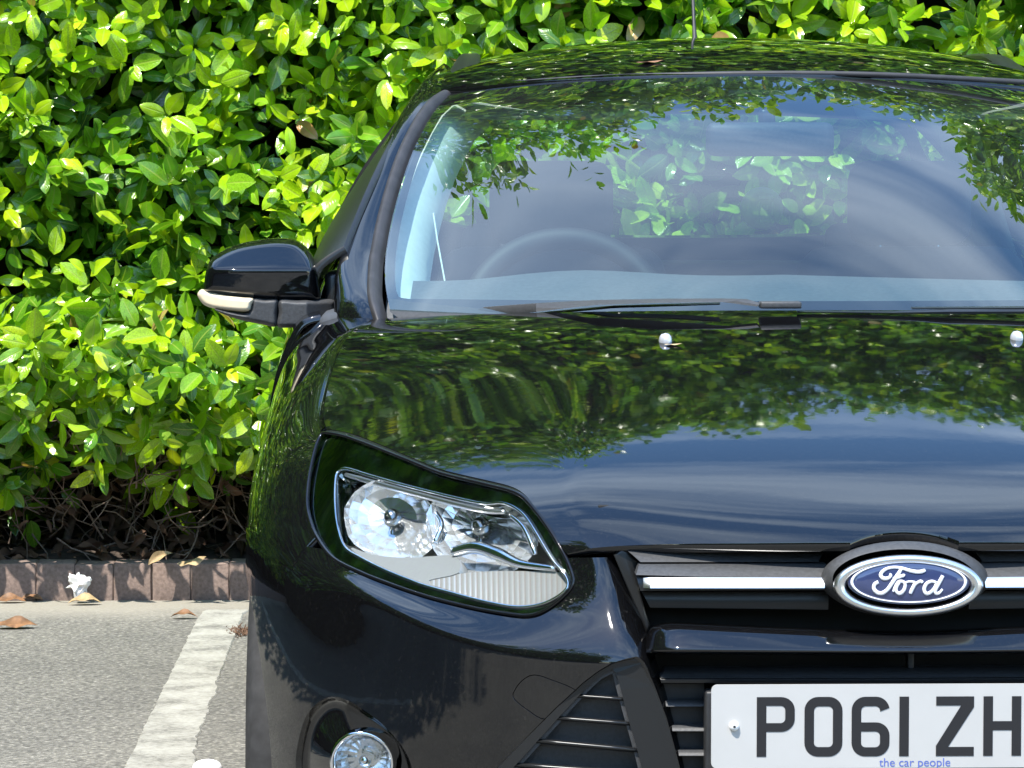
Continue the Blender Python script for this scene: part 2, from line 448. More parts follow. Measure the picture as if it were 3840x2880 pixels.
def cr(P, n=8, closed=True):
    """Catmull-Rom through the points"""
    P = np.asarray(P, float); m = len(P); out = []
    rngi = range(m) if closed else range(m - 1)
    for i in rngi:
        if closed: p0, p1, p2, p3 = P[(i - 1) % m], P[i], P[(i + 1) % m], P[(i + 2) % m]
        else: p0, p1, p2, p3 = P[max(i - 1, 0)], P[i], P[i + 1], P[min(i + 2, m - 1)]
        for k in range(n):
            t = k / n
            out.append(0.5 * (2 * p1 + (p2 - p0) * t + (2 * p0 - 5 * p1 + 4 * p2 - p3) * t * t + (3 * p1 - p0 - 3 * p2 + p3) * t ** 3))
    if not closed: out.append(P[-1])
    return np.array(out)

def basis(n, m, deg=3):
    deg = min(deg, n - 1)
    kn = np.concatenate([np.zeros(deg), np.linspace(0, 1, n - deg + 1), np.ones(deg)])
    t = np.linspace(0, 1, m); t[-1] = 1 - 1e-12
    B = np.zeros((m, len(kn) - 1))
    for i in range(len(kn) - 1):
        B[:, i] = (t >= kn[i]) & (t < kn[i + 1])
    for d in range(1, deg + 1):
        for i in range(len(kn) - d - 1):
            a = (t - kn[i]) / (kn[i + d] - kn[i]) if kn[i + d] > kn[i] else 0
            b = (kn[i + d + 1] - t) / (kn[i + d + 1] - kn[i + 1]) if kn[i + d + 1] > kn[i + 1] else 0
            B[:, i] = a * B[:, i] + b * B[:, i + 1]
    return B[:, :n]

CENTRE = np.array([0, 1.9, 0.62])

def surf(net, nu, nv, sym=False, centre=CENTRE):
    """tensor B-spline surface; sym: net starts on the centre line X=0 and is continued to the other side"""
    net = np.asarray(net, float)
    if sym:
        mir = net[:, 1:][:, ::-1].copy(); mir[..., 0] *= -1
        net = np.concatenate([mir, net], 1); nv = 2 * nv
    Gd = np.einsum('ij,jkc->ikc', basis(net.shape[0], nu), net)
    Gd = np.einsum('ij,kjc->kic', basis(net.shape[1], nv), Gd)
    du = np.gradient(Gd, axis=0); dv = np.gradient(Gd, axis=1)
    Nn = np.cross(du, dv); Nn /= np.linalg.norm(Nn, axis=2)[..., None] + 1e-12
    if np.sum(Nn * (Gd - centre)) < 0: Nn = -Nn
    return Gd, Nn

def poly_sd(P, poly):
    """signed distance of 2-D points to a closed polygon, positive outside"""
    P = np.asarray(P, float); A = np.asarray(poly, float); B = np.roll(A, -1, 0)
    best = np.full(len(P), 1e18); ins = np.zeros(len(P), bool)
    for a, b in zip(A, B):
        ab = b - a; t = np.clip(((P - a) @ ab) / (ab @ ab + 1e-12), 0, 1)
        d = P - (a + t[:, None] * ab); best = np.minimum(best, (d * d).sum(1))
        c = (a[1] > P[:, 1]) != (b[1] > P[:, 1])
        if abs(b[1] - a[1]) > 1e-12:
            ins ^= c & (P[:, 0] < (b[0] - a[0]) * (P[:, 1] - a[1]) / (b[1] - a[1]) + a[0])
    return np.sqrt(best) * np.where(ins, -1, 1)

def outsideT(poly, grow=0.0): return lambda V: poly_sd(proj(V), poly) - grow      # outline drawn in the photograph's front view
def insideT(poly, grow=0.0): return lambda V: -(poly_sd(proj(V), poly) - grow)
def outsideYZ(poly): return lambda V: poly_sd(V[:, 1:], poly)
def insideYZ(poly, g=0): return lambda V: -(poly_sd(V[:, 1:], poly) - g)

def panel(name, Gd, Nn, keeps, mat, parent, flange=0.012, mirror=False, offset=0.0, fdir=None):
    nu, nv = Gd.shape[:2]
    V = (Gd + Nn * offset).reshape(-1, 3); Nr = Nn.reshape(-1, 3).copy()
    F = []
    for i in range(nu - 1):
        for j in range(nv - 1):
            F.append((i * nv + j, i * nv + j + 1, (i + 1) * nv + j + 1, (i + 1) * nv + j))
    # wind along the normals
    a, b, c = V[F[len(F) // 2][0]], V[F[len(F) // 2][1]], V[F[len(F) // 2][2]]
    if np.cross(b - a, c - a) @ Nr[F[len(F) // 2][0]] < 0: F = [f[::-1] for f in F]
    V = list(V); Nr = list(Nr)
    for phi in keeps:
        val = list(phi(np.array(V))); cache = {}; F2 = []
        for f in F:
            s = [val[i] > 0 for i in f]
            if all(s): F2.append(f); continue
            if not any(s): continue
            g = []
            for k in range(len(f)):
                i, j = f[k], f[(k + 1) % len(f)]
                if val[i] > 0: g.append(i)
                if (val[i] > 0) != (val[j] > 0):
                    key = (min(i, j), max(i, j))
                    if key not in cache:
                        t = val[i] / (val[i] - val[j])
                        V.append(V[i] * (1 - t) + V[j] * t)
                        nn = Nr[i] * (1 - t) + Nr[j] * t; Nr.append(nn / (np.linalg.norm(nn) + 1e-12)); val.append(0.0)
                        cache[key] = len(V) - 1
                    g.append(cache[key])
            if len(g) >= 3: F2.append(tuple(g))
        F = F2
    used = sorted({i for f in F for i in f}); mp = {u: k for k, u in enumerate(used)}
    V = [V[u] for u in used]; Nr = [Nr[u] for u in used]; F = [tuple(mp[i] for i in f) for f in F]
    if flange:
        cnt = {}
        for f in F:
            for k in range(len(f)):
                e = (f[k], f[(k + 1) % len(f)]); cnt[(min(e), max(e))] = cnt.get((min(e), max(e)), 0) + 1
        bord = []
        for f in F:
            for k in range(len(f)):
                i, j = f[k], f[(k + 1) % len(f)]
                if cnt[(min(i, j), max(i, j))] == 1: bord.append((i, j))
        for i, j in bord:
            a, b = V[i], V[j]
            if np.linalg.norm(b - a) < 1e-7: continue
            c, d = (b - Nr[j] * flange, a - Nr[i] * flange) if fdir is None else (b + np.asarray(fdir), a + np.asarray(fdir))
            n = np.cross(a - b, d - b); n /= np.linalg.norm(n) + 1e-12
            k = len(V); V += [b, a, d, c]
            Nr += [(n + Nr[j]) / np.linalg.norm(n + Nr[j] + 1e-9), (n + Nr[i]) / np.linalg.norm(n + Nr[i] + 1e-9), n, n]
            F.append((k, k + 1, k + 2, k + 3))
    o = obj(name, V, F, mat, parent, True, Nr)
    if mirror:
        Vm = np.array(V); Vm[:, 0] *= -1; Nm = np.array(Nr); Nm[:, 0] *= -1
        om = obj(name, Vm, [f[::-1] for f in F], mat, parent, True, Nm)
        return o, om
    return o

def mirror_obj(o, parent):
    """left part -> the same part on the other side of the car, children too"""
    me = o.data.copy() if o.type == 'MESH' else None
    if me:
        nrm = [c.vector.copy() for c in me.corner_normals] if me.has_custom_normals else None
        c = np.empty(len(me.vertices) * 3); me.vertices.foreach_get("co", c); c = c.reshape(-1, 3)
        mw = np.array(o.matrix_basis); c = c @ mw[:3, :3].T + mw[:3, 3]
        c[:, 0] *= -1
        F = [tuple(p.vertices)[::-1] for p in me.polygons]
        mat = me.materials[0]
        m2 = bpy.data.meshes.new(o.data.name); m2.from_pydata(c.tolist(), [], F); m2.update()
        m2.polygons.foreach_set("use_smooth", [p.use_smooth for p in me.polygons])
        if nrm:
            vn = np.zeros((len(c), 3))
            for l, nv in zip(me.loops, nrm): vn[l.vertex_index] += (-nv.x, nv.y, nv.z)
            vn /= np.linalg.norm(vn, axis=1)[:, None] + 1e-12
            m2.normals_split_custom_set_from_vertices([tuple(n) for n in vn])
        else:
            try: m2.set_sharp_from_angle(angle=math.radians(40))
            except Exception: pass
        m2.materials.append(mat)
        bpy.data.meshes.remove(me)
        n = bpy.data.objects.new(o.name.split('.')[0], m2)
    else:
        n = bpy.data.objects.new(o.name.split('.')[0], None)
    COL.objects.link(n); n.parent = parent
    for k in o.keys(): n[k] = o[k]
    for ch in list(o.children): mirror_obj(ch, n)
    return n

def prism(name, polyT, Y0, Y1, mat, parent, bev=0.0, shape=None):
    """closed outline drawn in the front view, given real depth from Y0 back to Y1"""
    bm = bmesh.new()
    fr = [bm.verts.new(U(p[0], p[1], Y0 if shape is None else shape(p))) for p in polyT]
    f = bm.faces.new(fr)
    r = bmesh.ops.extrude_face_region(bm, geom=[f])
    vs = [g for g in r['geom'] if isinstance(g, bmesh.types.BMVert)]
    for v in vs: v.co.y += (Y1 - Y0)
    if bev:
        fe = [e for e in f.edges] if f.is_valid else []
        keep = [e for e in bm.edges if all(abs(v.co.y - (Y0 if shape is None else v.co.y)) < 1e-6 and v in fr for v in e.verts)]
        bmesh.ops.bevel(bm, geom=keep, offset=bev, segments=3, profile=0.5, affect='EDGES', clamp_overlap=True)
    return bm_obj(name, bm, mat, parent, True, 35)

def fill2d(name, loops, to3d, depth_vec, mat, parent):
    """filled outline with holes (2-D loops) placed by to3d, given thickness"""
    cu = bpy.data.curves.new("tmp", 'CURVE'); cu.dimensions = '2D'; cu.fill_mode = 'BOTH'
    for lp in loops:
        s = cu.splines.new('POLY'); s.points.add(len(lp) - 1)
        for p, q in zip(s.points, lp): p.co = (q[0], q[1], 0, 1)
        s.use_cyclic_u = True
    co = bpy.data.objects.new("tmp", cu); COL.objects.link(co)
    dg = bpy.context.evaluated_depsgraph_get()
    me = bpy.data.meshes.new_from_object(co.evaluated_get(dg))
    bm = bmesh.new(); bm.from_mesh(me)
    bpy.data.objects.remove(co); bpy.data.curves.remove(cu); bpy.data.meshes.remove(me)
    bmesh.ops.remove_doubles(bm, verts=bm.verts, dist=1e-6)
    for v in bm.verts: v.co = Vector(to3d(v.co.x, v.co.y))
    r = bmesh.ops.extrude_face_region(bm, geom=list(bm.faces))
    for g in r['geom']:
        if isinstance(g, bmesh.types.BMVert): g.co += Vector(depth_vec)
    return bm_obj(name, bm, mat, parent)

def loft(rows, closed=False, caps=True):
    rows = np.asarray(rows, float); n, m = rows.shape[:2]
    F = []
    for i in range(n - 1):
        for k in range(m if closed else m - 1):
            k2 = (k + 1) % m
            F.append((i * m + k, i * m + k2, (i + 1) * m + k2, (i + 1) * m + k))
    if caps and closed:
        F.append(tuple(range(m))[::-1]); F.append(tuple((n - 1) * m + k for k in range(m)))
    return rows.reshape(-1, 3), F
# ================================================================== THE CAR
car = empty("parked_car", (0, 1.9, 0))
tag(car, "glossy black hatchback car parked nose-out before the laurel hedge", "car")
class _P: pass
CARROOT = car
def cpart(o):
    return o

def spline(xs, ys):
    xs, ys = np.asarray(xs, float), np.asarray(ys, float); n = len(xs); h = np.diff(xs)
    A = np.zeros((n, n)); r = np.zeros(n); A[0, 0] = A[-1, -1] = 1
    for i in range(1, n - 1):
        A[i, i - 1], A[i, i], A[i, i + 1] = h[i - 1], 2 * (h[i - 1] + h[i]), h[i]
        r[i] = 6 * ((ys[i + 1] - ys[i]) / h[i] - (ys[i] - ys[i - 1]) / h[i - 1])
    k = np.linalg.solve(A, r)
    def f(x):
        x = np.clip(np.asarray(x, float), xs[0], xs[-1]); i = np.clip(np.searchsorted(xs, x) - 1, 0, n - 2)
        a, b, d = xs[i + 1] - x, x - xs[i], h[i]
        return (k[i] * a ** 3 + k[i + 1] * b ** 3) / (6 * d) + (ys[i] / d - k[i] * d / 6) * a + (ys[i + 1] / d - k[i + 1] * d / 6) * b
    return f

# plan curve of the nose and how far it leans back with height
Yb = spline([0, .2, .4, .5, .6, .7, .76, .81, .85, .88, .905, .93], [0, .012, .05, .088, .142, .222, .297, .385, .475, .568, .68, .86])
mL = spline([0, .3, .44, .515, .65, .783, .86, .93], [.25, .28, .38, .64, 1.10, 1.55, 1.70, 1.75])
z0L = spline([0, .3, .5, .62, .70, .78, .86, .93], [.60, .60, .60, .602, .612, .637, .668, .685])
def lean(X, z):
    q = z - float(z0L(X)) - .004; return float(mL(X)) * .5 * (q + math.sqrt(q * q + 9e-4)) - float(mL(X)) * .0015
def F_(X, z): return float(Yb(X)) + lean(X, z)
def Finv(Y, z):
    lo, hi = 0.3, 0.93
    for _ in range(40):
        m = (lo + hi) / 2
        if F_(m, z) < Y: lo = m
        else: hi = m
    return (lo + hi) / 2
def S(px, py, off=0.0):
    Y = 0.2
    for _ in range(60):
        P = U(px, py, Y); Y = 0.5 * Y + 0.5 * F_(min(abs(P[0]), 0.93), P[2])
    return U(px, py, Y) + np.array([0, off, 0])
def pts(fn, L): return [fn(*p) for p in L]

# ---- outlines drawn on the front view
LAMP = cr(pts(HZ, [(240, 130), (370, 150), (520, 200), (700, 270), (900, 350), (1100, 430), (1300, 482), (1500, 530), (1650, 570), (1740, 620),
    (1830, 720), (1920, 840), (2000, 970), (2060, 1080), (2105, 1200), (2110, 1260), (2080, 1320), (2000, 1400), (1900, 1470), (1800, 1505), (1680, 1505),
    (1400, 1460), (1100, 1390), (900, 1330), (700, 1260), (500, 1180), (300, 1075), (180, 920), (130, 800), (105, 680), (108, 550), (130, 400), (165, 250), (200, 160)]), 5)
ARCHB = cr(pts(GZ, [(1235, 300), (1262, 255), (1305, 208), (1375, 167), (1500, 127), (1650, 112), (1800, 125), (1930, 165), (2000, 208), (2040, 255), (2065, 300), (1650, 340)]), 6)
SIDEG = pts(LZ, [(2062, 305), (2095, 335), (2150, 460), (2210, 620), (2260, 800), (2310, 1000), (1235, 1000), (1345, 870), (1500, 710), (1650, 560), (1780, 440), (1860, 380), (1930, 340), (2000, 318)])
FOGP = cr(pts(LZ, [(300, 980), (288, 860), (300, 760), (325, 660), (360, 590), (420, 535), (490, 515), (570, 540), (650, 590), (740, 660), (840, 770), (890, 880), (900, 1000), (860, 1100), (740, 1190), (600, 1220), (460, 1190), (350, 1090)]), 5)

# ---- bonnet
SH = [U(1432, 1194, 1.36), U(1354, 1213, 1.25), U(1293, 1265, 1.14), U(1250, 1371, .97), U(1215, 1510, .82), U(1203, 1623, .68)]
rows = [((1.05, .999), SH[0]), ((.97, .987), SH[1]), ((.86, .968), SH[2]), ((.72, .941), SH[3]), ((.58, .911), SH[4]), ((.47, .885), SH[5]),
        ((.37, .860), S(1390, 1725)), ((.28, .836), S(1590, 1805)), ((.20, .812), S(1790, 1870)), ((.13, .787), S(1950, 1930)),
        ((.07, .765), S(2065, 2010)), ((.035, .748), S(2108, 2062)), ((.012, .734), S(2126, 2080))]
net = []
for i, ((yc, zc), E) in enumerate(rows):
    w = min(1, max(0, (i - 3) / 5.0)); w = w * w * (3 - 2 * w)
    Xs = abs(E[0]); xc = [.43, .43, .43, .43, .43, .43, .43, .43, .43, .43, .418, .408, .402][i]
    if Xs < xc + .02: xc = Xs - .02
    cols = [0, .28 * xc, .56 * xc, .8 * xc, .94 * xc, xc * 1.02] + [xc + (Xs - xc) * f for f in (.3, .62, 1.0)]
    r = []
    for X in cols:
        t = X / Xs
        Y = yc + (E[1] - yc) * t ** 2.1
        z = zc + (E[2] - zc) * t ** 2.5                         # smooth crown
        z += w * .006 * math.exp(-((X - xc) / (.12 if X < xc else .034)) ** 2)   # soft crease towards the grille corner
        r.append((-X, Y, z))
    net.append(r)
Gb, Nb = surf(net, 110, 75, sym=True)
def mirT(poly, Y=0.35):
    q = np.array([U(p[0], p[1], Y) for p in poly]); q[:, 0] *= -1; return q
LAMP3 = np.array([S(p[0], p[1]) for p in LAMP])
def outlampX(grow):      # outline of the lamp in X,Z (front elevation), both sides
    poly = LAMP3[:, [0, 2]]
    return lambda V: poly_sd(np.stack([-np.abs(V[:, 0]), V[:, 2]], 1), poly) - grow
ARCH3 = np.array([U(p[0], p[1], 0.03) for p in ARCHB]); ARCH3[:, 0] -= ARCH3[:, 0].mean()
bonnet = panel("bonnet", Gb, Nb, [outlampX(.0022), lambda V: poly_sd(V[:, [0, 2]], ARCH3[:, [0, 2]])], 'paint', car, .016)

def on_grid(Gd, Nn, px, py):
    q = proj(Gd.reshape(-1, 3)) - np.array([px, py]); i = np.argmin((q * q).sum(1))
    return Gd.reshape(-1, 3)[i], Nn.reshape(-1, 3)[i]

# ---- front wings
sec = {1.52: [(-.79, .978), (-.845, .952), (-.885, .888), (-.902, .78), (-.907, .66), (-.907, .5), (-.9, .33)],
       1.36: [(-.79, .968), (-.845, .94), (-.885, .88), (-.90, .78), (-.905, .66), (-.905, .5), (-.9, .33)],
       1.25: [(-.79, .955), (-.845, .922), (-.886, .862), (-.903, .77), (-.909, .66), (-.909, .5), (-.9, .33)],
       1.14: [(-.802, .938), (-.848, .905), (-.887, .848), (-.905, .76), (-.911, .66), (-.911, .5), (-.9, .33)],
       .97: [(-.815, .902), (-.853, .874), (-.889, .822), (-.907, .745), (-.913, .66), (-.912, .5), (-.9, .33)],
       .82: [(-.822, .852), (-.858, .830), (-.89, .785), (-.908, .725), (-.914, .66), (-.913, .5), (-.9, .33)]}
wn_ = []
for k, y in enumerate([1.52, 1.36, 1.25, 1.14, .97, .82]):
    s = SH[k - 1] if k else SH[0] + np.array([-.012, .16, .012])
    wn_.append([s + (.02, 0, -.03), s + (-.004, 0, -.0035), s + (-.016, 0, -.0045)] + [np.array((x, y, z)) for x, z in sec[y]])
def frow(y, zl):
    return [np.array((-Finv(y, z), y, z)) for z in zl]
s = SH[5]
wn_.append([s + (.02, 0, -.03), s + (-.004, 0, -.0035), s + (-.014, 0, -.005)] + frow(.68, [.80, .782, .752, .71, .66, .58, .45]))
wn_.append(frow(.60, [.85, .825, .81, .79, .765, .735, .70, .66, .58, .45]))
wn_.append(frow(.52, [.82, .79, .77, .75, .725, .70, .67, .64, .57, .45]))
wn_.append(frow(.44, [.79, .76, .735, .71, .685, .66, .635, .61, .55, .45]))
Gw, Nw = surf(wn_, 70, 80)
ARCHC = (0.87, 0.31, 0.362)
def arch(V, c=ARCHC): return np.hypot(V[:, 1] - c[0], V[:, 2] - c[1]) - c[2]
panel("front_wing", Gw, Nw, [outlampX(.0022), arch, lambda V: np.maximum(V[:, 2] - .655, V[:, 1] - .80)], 'paint', car, .014, mirror=True)

# ---- front bumper skin
kx = [.30, .39, .43, .48, .56, .64, .71, .765, .815, .855, .885, .905]
zt = dict(r0=[.705, .705, .705, .70, .68, .69, .70, .72, .72, .72, .71, .70],
          r1=[.66, .66, .655, .643, .628, .637, .655, .67, .675, .675, .67, .66],
          r3=[.578, .578, .576, .578, .589, .609, .632, .645, .64, .635, .63, .62],
          d4=[.007, .007, .007, .007, .007, .007, .009, .018, .028, .03, .03, .03])
def Xin(z): return float(np.interp(z, [.26, .43, .558, .70], [.27, .30, .334, .386]))
bnet = []
for rr in range(9):
    row = []
    base = [.905, .885, .855, .815, .765, .71, .64, .56, .48]
    for ci in range(12):
        if ci <= 8:
            X = base[ci]
        else: X = None
        def zof(Xq):
            g = lambda key: float(np.interp(Xq, kx, zt[key]))
            r3 = g('r3'); r4 = r3 - g('d4')
            return [g('r0'), g('r1'), .5 * (g('r1') + r3), r3, r4, min(.53, r4 - .03), .46, .37, .26][rr]
        if ci <= 8: z = zof(X)
        else:
            z = zof(.43 if ci == 9 else .39); X = Xin(z) + (.035, .0, -.012)[ci - 9]
        ss = lambda q: float(np.clip(q, 0, 1) ** 2 * (3 - 2 * np.clip(q, 0, 1)))
        bul = .036 * (1 - ss((X - .60) / .20))
        Y1 = F_(X, float(np.interp(X, kx, zt['r1'])))
        z3 = float(np.interp(X, kx, zt['r3']))
        Y3 = float(Yb(X)) - bul + ss((X - .66) / .16) * lean(X, z3)
        if rr == 0: Y = F_(X, z)
        elif rr == 1: Y = Y1
        elif rr == 2: Y = Y1 + (Y3 - Y1) * .62
        else: Y = Y3 + [0, .0005, .003, .004, .010, .03][rr - 3]
        if rr >= 4:
            wq = ss((X - .66) / .16); Yl = float(Yb(X)) + lean(X, z) + [.0, .0, .002, .006, .014][rr - 4] - .004
            Y = Y * (1 - wq) + Yl * wq
        if ci == 11: Y += .05
        if ci == 10: Y += .008
        row.append((-X, Y, z))
    bnet.append(row)
Gp, Np = surf(bnet, 130, 130)
TOW = cr(pts(LZ, [(1530, 402), (1620, 430), (1720, 470), (1770, 520), (1700, 600), (1580, 632), (1500, 590), (1420, 525), (1425, 480), (1470, 425)]), 5)
bump_keep = [outlampX(.0022), arch, lambda V: np.maximum(.684 - V[:, 2], .72 + V[:, 0]), outsideT(SIDEG), outsideT(FOGP)]
bl = panel("front_bumper", Gp, Np, bump_keep + [outsideT(TOW, 1.6)], 'paint', car, .014, mirror=True)
panel("tow_eye_cover", Gp, Np, [insideT(TOW, -1.6), outsideT(SIDEG)], 'paint', car, .012)
bl[0]["label"] = "glossy black bumper corner below the headlight"

# ---- middle bumper bar below the badge
mx = [452, 470, 520, 700, 1000, 1350, 1675]
top = [600, 556, 532, 545, 558, 572, 580]
mb = []
for k, (dy, Yo) in enumerate([(-2, .06), (0, .022), (8, -.002), (45, -.014), (85, -.026), (104, -.031), (112, -.012), (114, .05)]):
    r = []
    for x, t in zip(mx, top):
        bot = 692; yy = t + (bot - t) * (dy / 114.0) if dy > 0 else t + dy
        e = max(0, (560 - x) / 110.0)
        p = U(*GZ(x, yy), Yo + .045 * e * e); r.append(p)
    r[-1][0] = 0; mb.append(r)
mbs = np.array(mb)[:, ::-1]
Gm, Nm = surf(mbs, 40, 40, sym=True)
panel("bumper_bar", Gm, Nm, [], 'paint', car, 0)

# ---- upper grille
grille = rbox("upper_grille", (0, .16, .62), (.80, .02, .30), .002, 'dark', car)
def strip(name, quads, mat, parent, back=.03, mirror=True):
    """quads: list of (zx_top, zy_top, Y_top, zx_bot, zy_bot, Y_bot) along the length, GZ coordinates"""
    rows_ = []
    for (a, b, ya, c, d, yd) in quads:
        A, Bv = U(*GZ(a, b), ya), U(*GZ(c, d), yd)
        m1 = A * .66 + Bv * .34 + (0, -.0015, .0005); m2 = A * .34 + Bv * .66 + (0, -.0015, .0005)
        rows_.append([A + (0, back, 0), A, m1, m2, Bv, Bv + (0, back, 0)])
    V, Fc = loft(rows_, closed=True)
    o = obj(name, V, Fc, mat, parent, smooth=True); o.data.set_sharp_from_angle(angle=math.radians(30))
    if mirror: mirror_obj(o, parent)
    return o
strip("grille_slat", [(352, 196, .085, 425, 258, .058), (700, 192, .085, 700, 258, .055), (1290, 186, .085, 1255, 258, .052)], 'greyplastic', grille)
strip("grille_slat", [(418, 270, .052, 404, 318, .030), (700, 269, .050, 700, 326, .026), (1290, 268, .045, 1300, 328, .022)], 'greyplastic', grille)
strip("grille_slat", [(404, 320, .040, 424, 392, .036), (700, 322, .034, 700, 390, .030), (1300, 322, .028, 1300, 388, .026)], 'satin', grille, .05)
strip("chrome_bar", [(437, 332, .030, 440, 379, .022), (470, 330, .024, 470, 380, .016), (700, 330, .020, 700, 380, .011), (1000, 330, .017, 1000, 380, .008), (1283, 331, .015, 1283, 379, .006)], 'brushed', grille, .02)
strip("grille_slat", [(430, 396, .075, 470, 470, .07), (1300, 396, .07, 1300, 480, .07)], 'satin', grille, .01)
o = prism("grille_frame", pts(GZ, [(300, 225), (345, 196), (422, 262), (404, 318), (424, 392), (452, 500), (470, 552), (452, 600), (440, 560), (380, 420)]), .085, .15, 'satin', grille, .003)
mirror_obj(o, grille)

# ---- lower grille with slats and number plate
lower = rbox("lower_grille", (0, .13, .42), (.70, .02, .34), .002, 'dark', car)
strip("grille_slat", [(505, 792, .02, 515, 822, .012), (540, 760, .05, 520, 797, .010), (900, 758, .045, 900, 797, .0), (1675, 757, .04, 1675, 797, -.002)][1:], 'greyplastic', lower)
strip("grille_slat", [(516, 799, .012, 522, 822, .012), (900, 799, .002, 900, 822, .002), (1675, 799, .0, 1675, 822, .0)], 'satin', lower)
for (y0, xl) in ((905, 540), (1020, 570), (1135, 600), (1250, 632), (1365, 665), (1480, 700)):
    strip("grille_slat", [(xl, y0, .034, xl + 4, y0 + 26, .026), (720, y0, .03, 720, y0 + 26, .022)], 'greyplastic', lower, .035)
o = prism("grille_panel", pts(GZ, [(526, 826), (722, 826), (722, 1500), (700, 1500), (600, 1140)]), .052, .07, 'plastic', lower)
mirror_obj(o, lower)
rbox("grille_post", U(*GZ(1680, 730), .06), (.009, .02, .03), .002, 'plastic', lower)
rbox("plate_holder", (0, .006, .455), (.532, .03, .165), .004, 'plastic', lower)

PZ = U(3404, 2564, -.03)[2]      # top of the plate
def PL(x, y): return (-.26 + x * .001, -.034, PZ - y * .001)      # millimetres on the plate
def rrect(w, h, r, n=6):
    L = []
    for cx, cy, a0 in ((w - r, r, -90), (w - r, h - r, 0), (r, h - r, 90), (r, r, 180)):
        for k in range(n + 1):
            a = math.radians(a0 + 90 * k / n); L.append((cx + r * math.cos(a), cy + r * math.sin(a)))
    return L
plate = fill2d("number_plate", [rrect(520, 111, 8)], PL, (0, .004, 0), 'plate', car)
plate["label"] = "white number plate reading PO61 ZH with black letters"
def arc(cx, cy, rx, ry, a0, a1, n=8): return [(cx + rx * math.cos(math.radians(a0 + (a1 - a0) * k / n)), cy + ry * math.sin(math.radians(a0 + (a1 - a0) * k / n))) for k in range(n + 1)]
W, H, T_ = 50, 79, 14     # glyph box with y downwards
t = 12.5
glyph = {
 'P': [[(0, 0)] + arc(32, 17, 18, 17, -90, 0) + arc(32, 29, 18, 17, 0, 90) + [(t, 46), (t, H), (0, H)],
       [(t, 11.5)] + arc(31.5, 17.5, 6, 6, -90, 0, 5) + arc(31.5, 28.5, 6, 6, 0, 90, 5) + [(t, 34.5)]],
 'O': [arc(18, 18, 18, 18, 180, 270) + arc(32, 18, 18, 18, 270, 360) + arc(32, 61, 18, 18, 0, 90) + arc(18, 61, 18, 18, 90, 180),
       arc(18.5, 18.5, 6, 6, 180, 270, 5) + arc(31.5, 18.5, 6, 6, 270, 360, 5) + arc(31.5, 60.5, 6, 6, 0, 90, 5) + arc(18.5, 60.5, 6, 6, 90, 180, 5)],
 '6': [arc(18, 18, 18, 18, 180, 270) + arc(32, 18, 18, 18, 270, 350) + [(37.5, 19.5)] + arc(31.5, 18.5, 6, 6, 350, 270, 4) + arc(18.5, 18.5, 6, 6, 270, 180, 4)
       + [(t, 34)] + arc(32, 51, 18, 17, -90, 0) + arc(32, 61, 18, 18, 0, 90) + arc(18, 61, 18, 18, 90, 180),
       [(t, 46)] + arc(31.5, 52, 6, 6, -90, 0, 5) + arc(31.5, 61, 6, 6, 0, 90, 5) + arc(18.5, 61, 6, 6, 90, 180, 5)],
 'I': [[(0, 0), (t, 0), (t, H), (0, H)]],
 'Z': [[(0, 0), (W, 0), (W, 14), (16, 67), (W, 67), (W, H), (0, H), (0, 65.5), (33, 12), (0, 12)]],
 'H': [[(0, 0), (t, 0), (t, 33), (W - t, 33), (W - t, 0), (W, 0), (W, H), (W - t, H), (W - t, 45), (t, 45), (t, H), (0, H)]],
}
for ch, x0 in (('P', 59.9), ('O', 122.8), ('6', 185), ('I', 248), ('Z', 296.5), ('H', 359)):
    loops = [[(x0 + x, 16.4 + y) for x, y in lp] for lp in glyph[ch]]
    fill2d("plate_letter", loops, lambda x, y: (PL(x, y)[0], -.0346, PL(x, y)[2]), (0, .0004, 0), 'platetext', plate)
def plate_text(txt, x0, y0, w):
    cu = bpy.data.curves.new("tmp", 'FONT'); cu.body = txt; cu.size = 1
    co = bpy.data.objects.new("tmp", cu); COL.objects.link(co)
    me = bpy.data.meshes.new_from_object(co.evaluated_get(bpy.context.evaluated_depsgraph_get()))
    c = np.array([v.co[:] for v in me.vertices]); F2 = [tuple(p.vertices) for p in me.polygons]
    s = w / (c[:, 0].max() - c[:, 0].min())
    V = [(PL(x0 + (x - c[:, 0].min()) * s, 0)[0], -.0344, PZ - .001 * (y0 - y * s)) for x, y, _ in c]
    bpy.data.objects.remove(co); bpy.data.curves.remove(cu); bpy.data.meshes.remove(me)
    return obj("plate_dealer_text", V, F2, 'blueprint', plate, False)
plate_text("the car people", 221.7, 109.0, 94)
V, Fc = lathe([(.0001, -.006), (.003, -.006), (.0058, -.004), (.0068, 0), (.0068, .004)], 20, PL(30, 54.5), (0, 1, 0))
scr = obj("plate_screw_cap", V, Fc, 'screw', plate); mirror_obj(scr, plate)
V, Fc = lathe([(.0001, -.0065), (.0018, -.0065), (.0019, -.005)], 12, PL(30, 54.5), (0, 1, 0)); obj("screw_hole", V, Fc, 'plastic', scr)

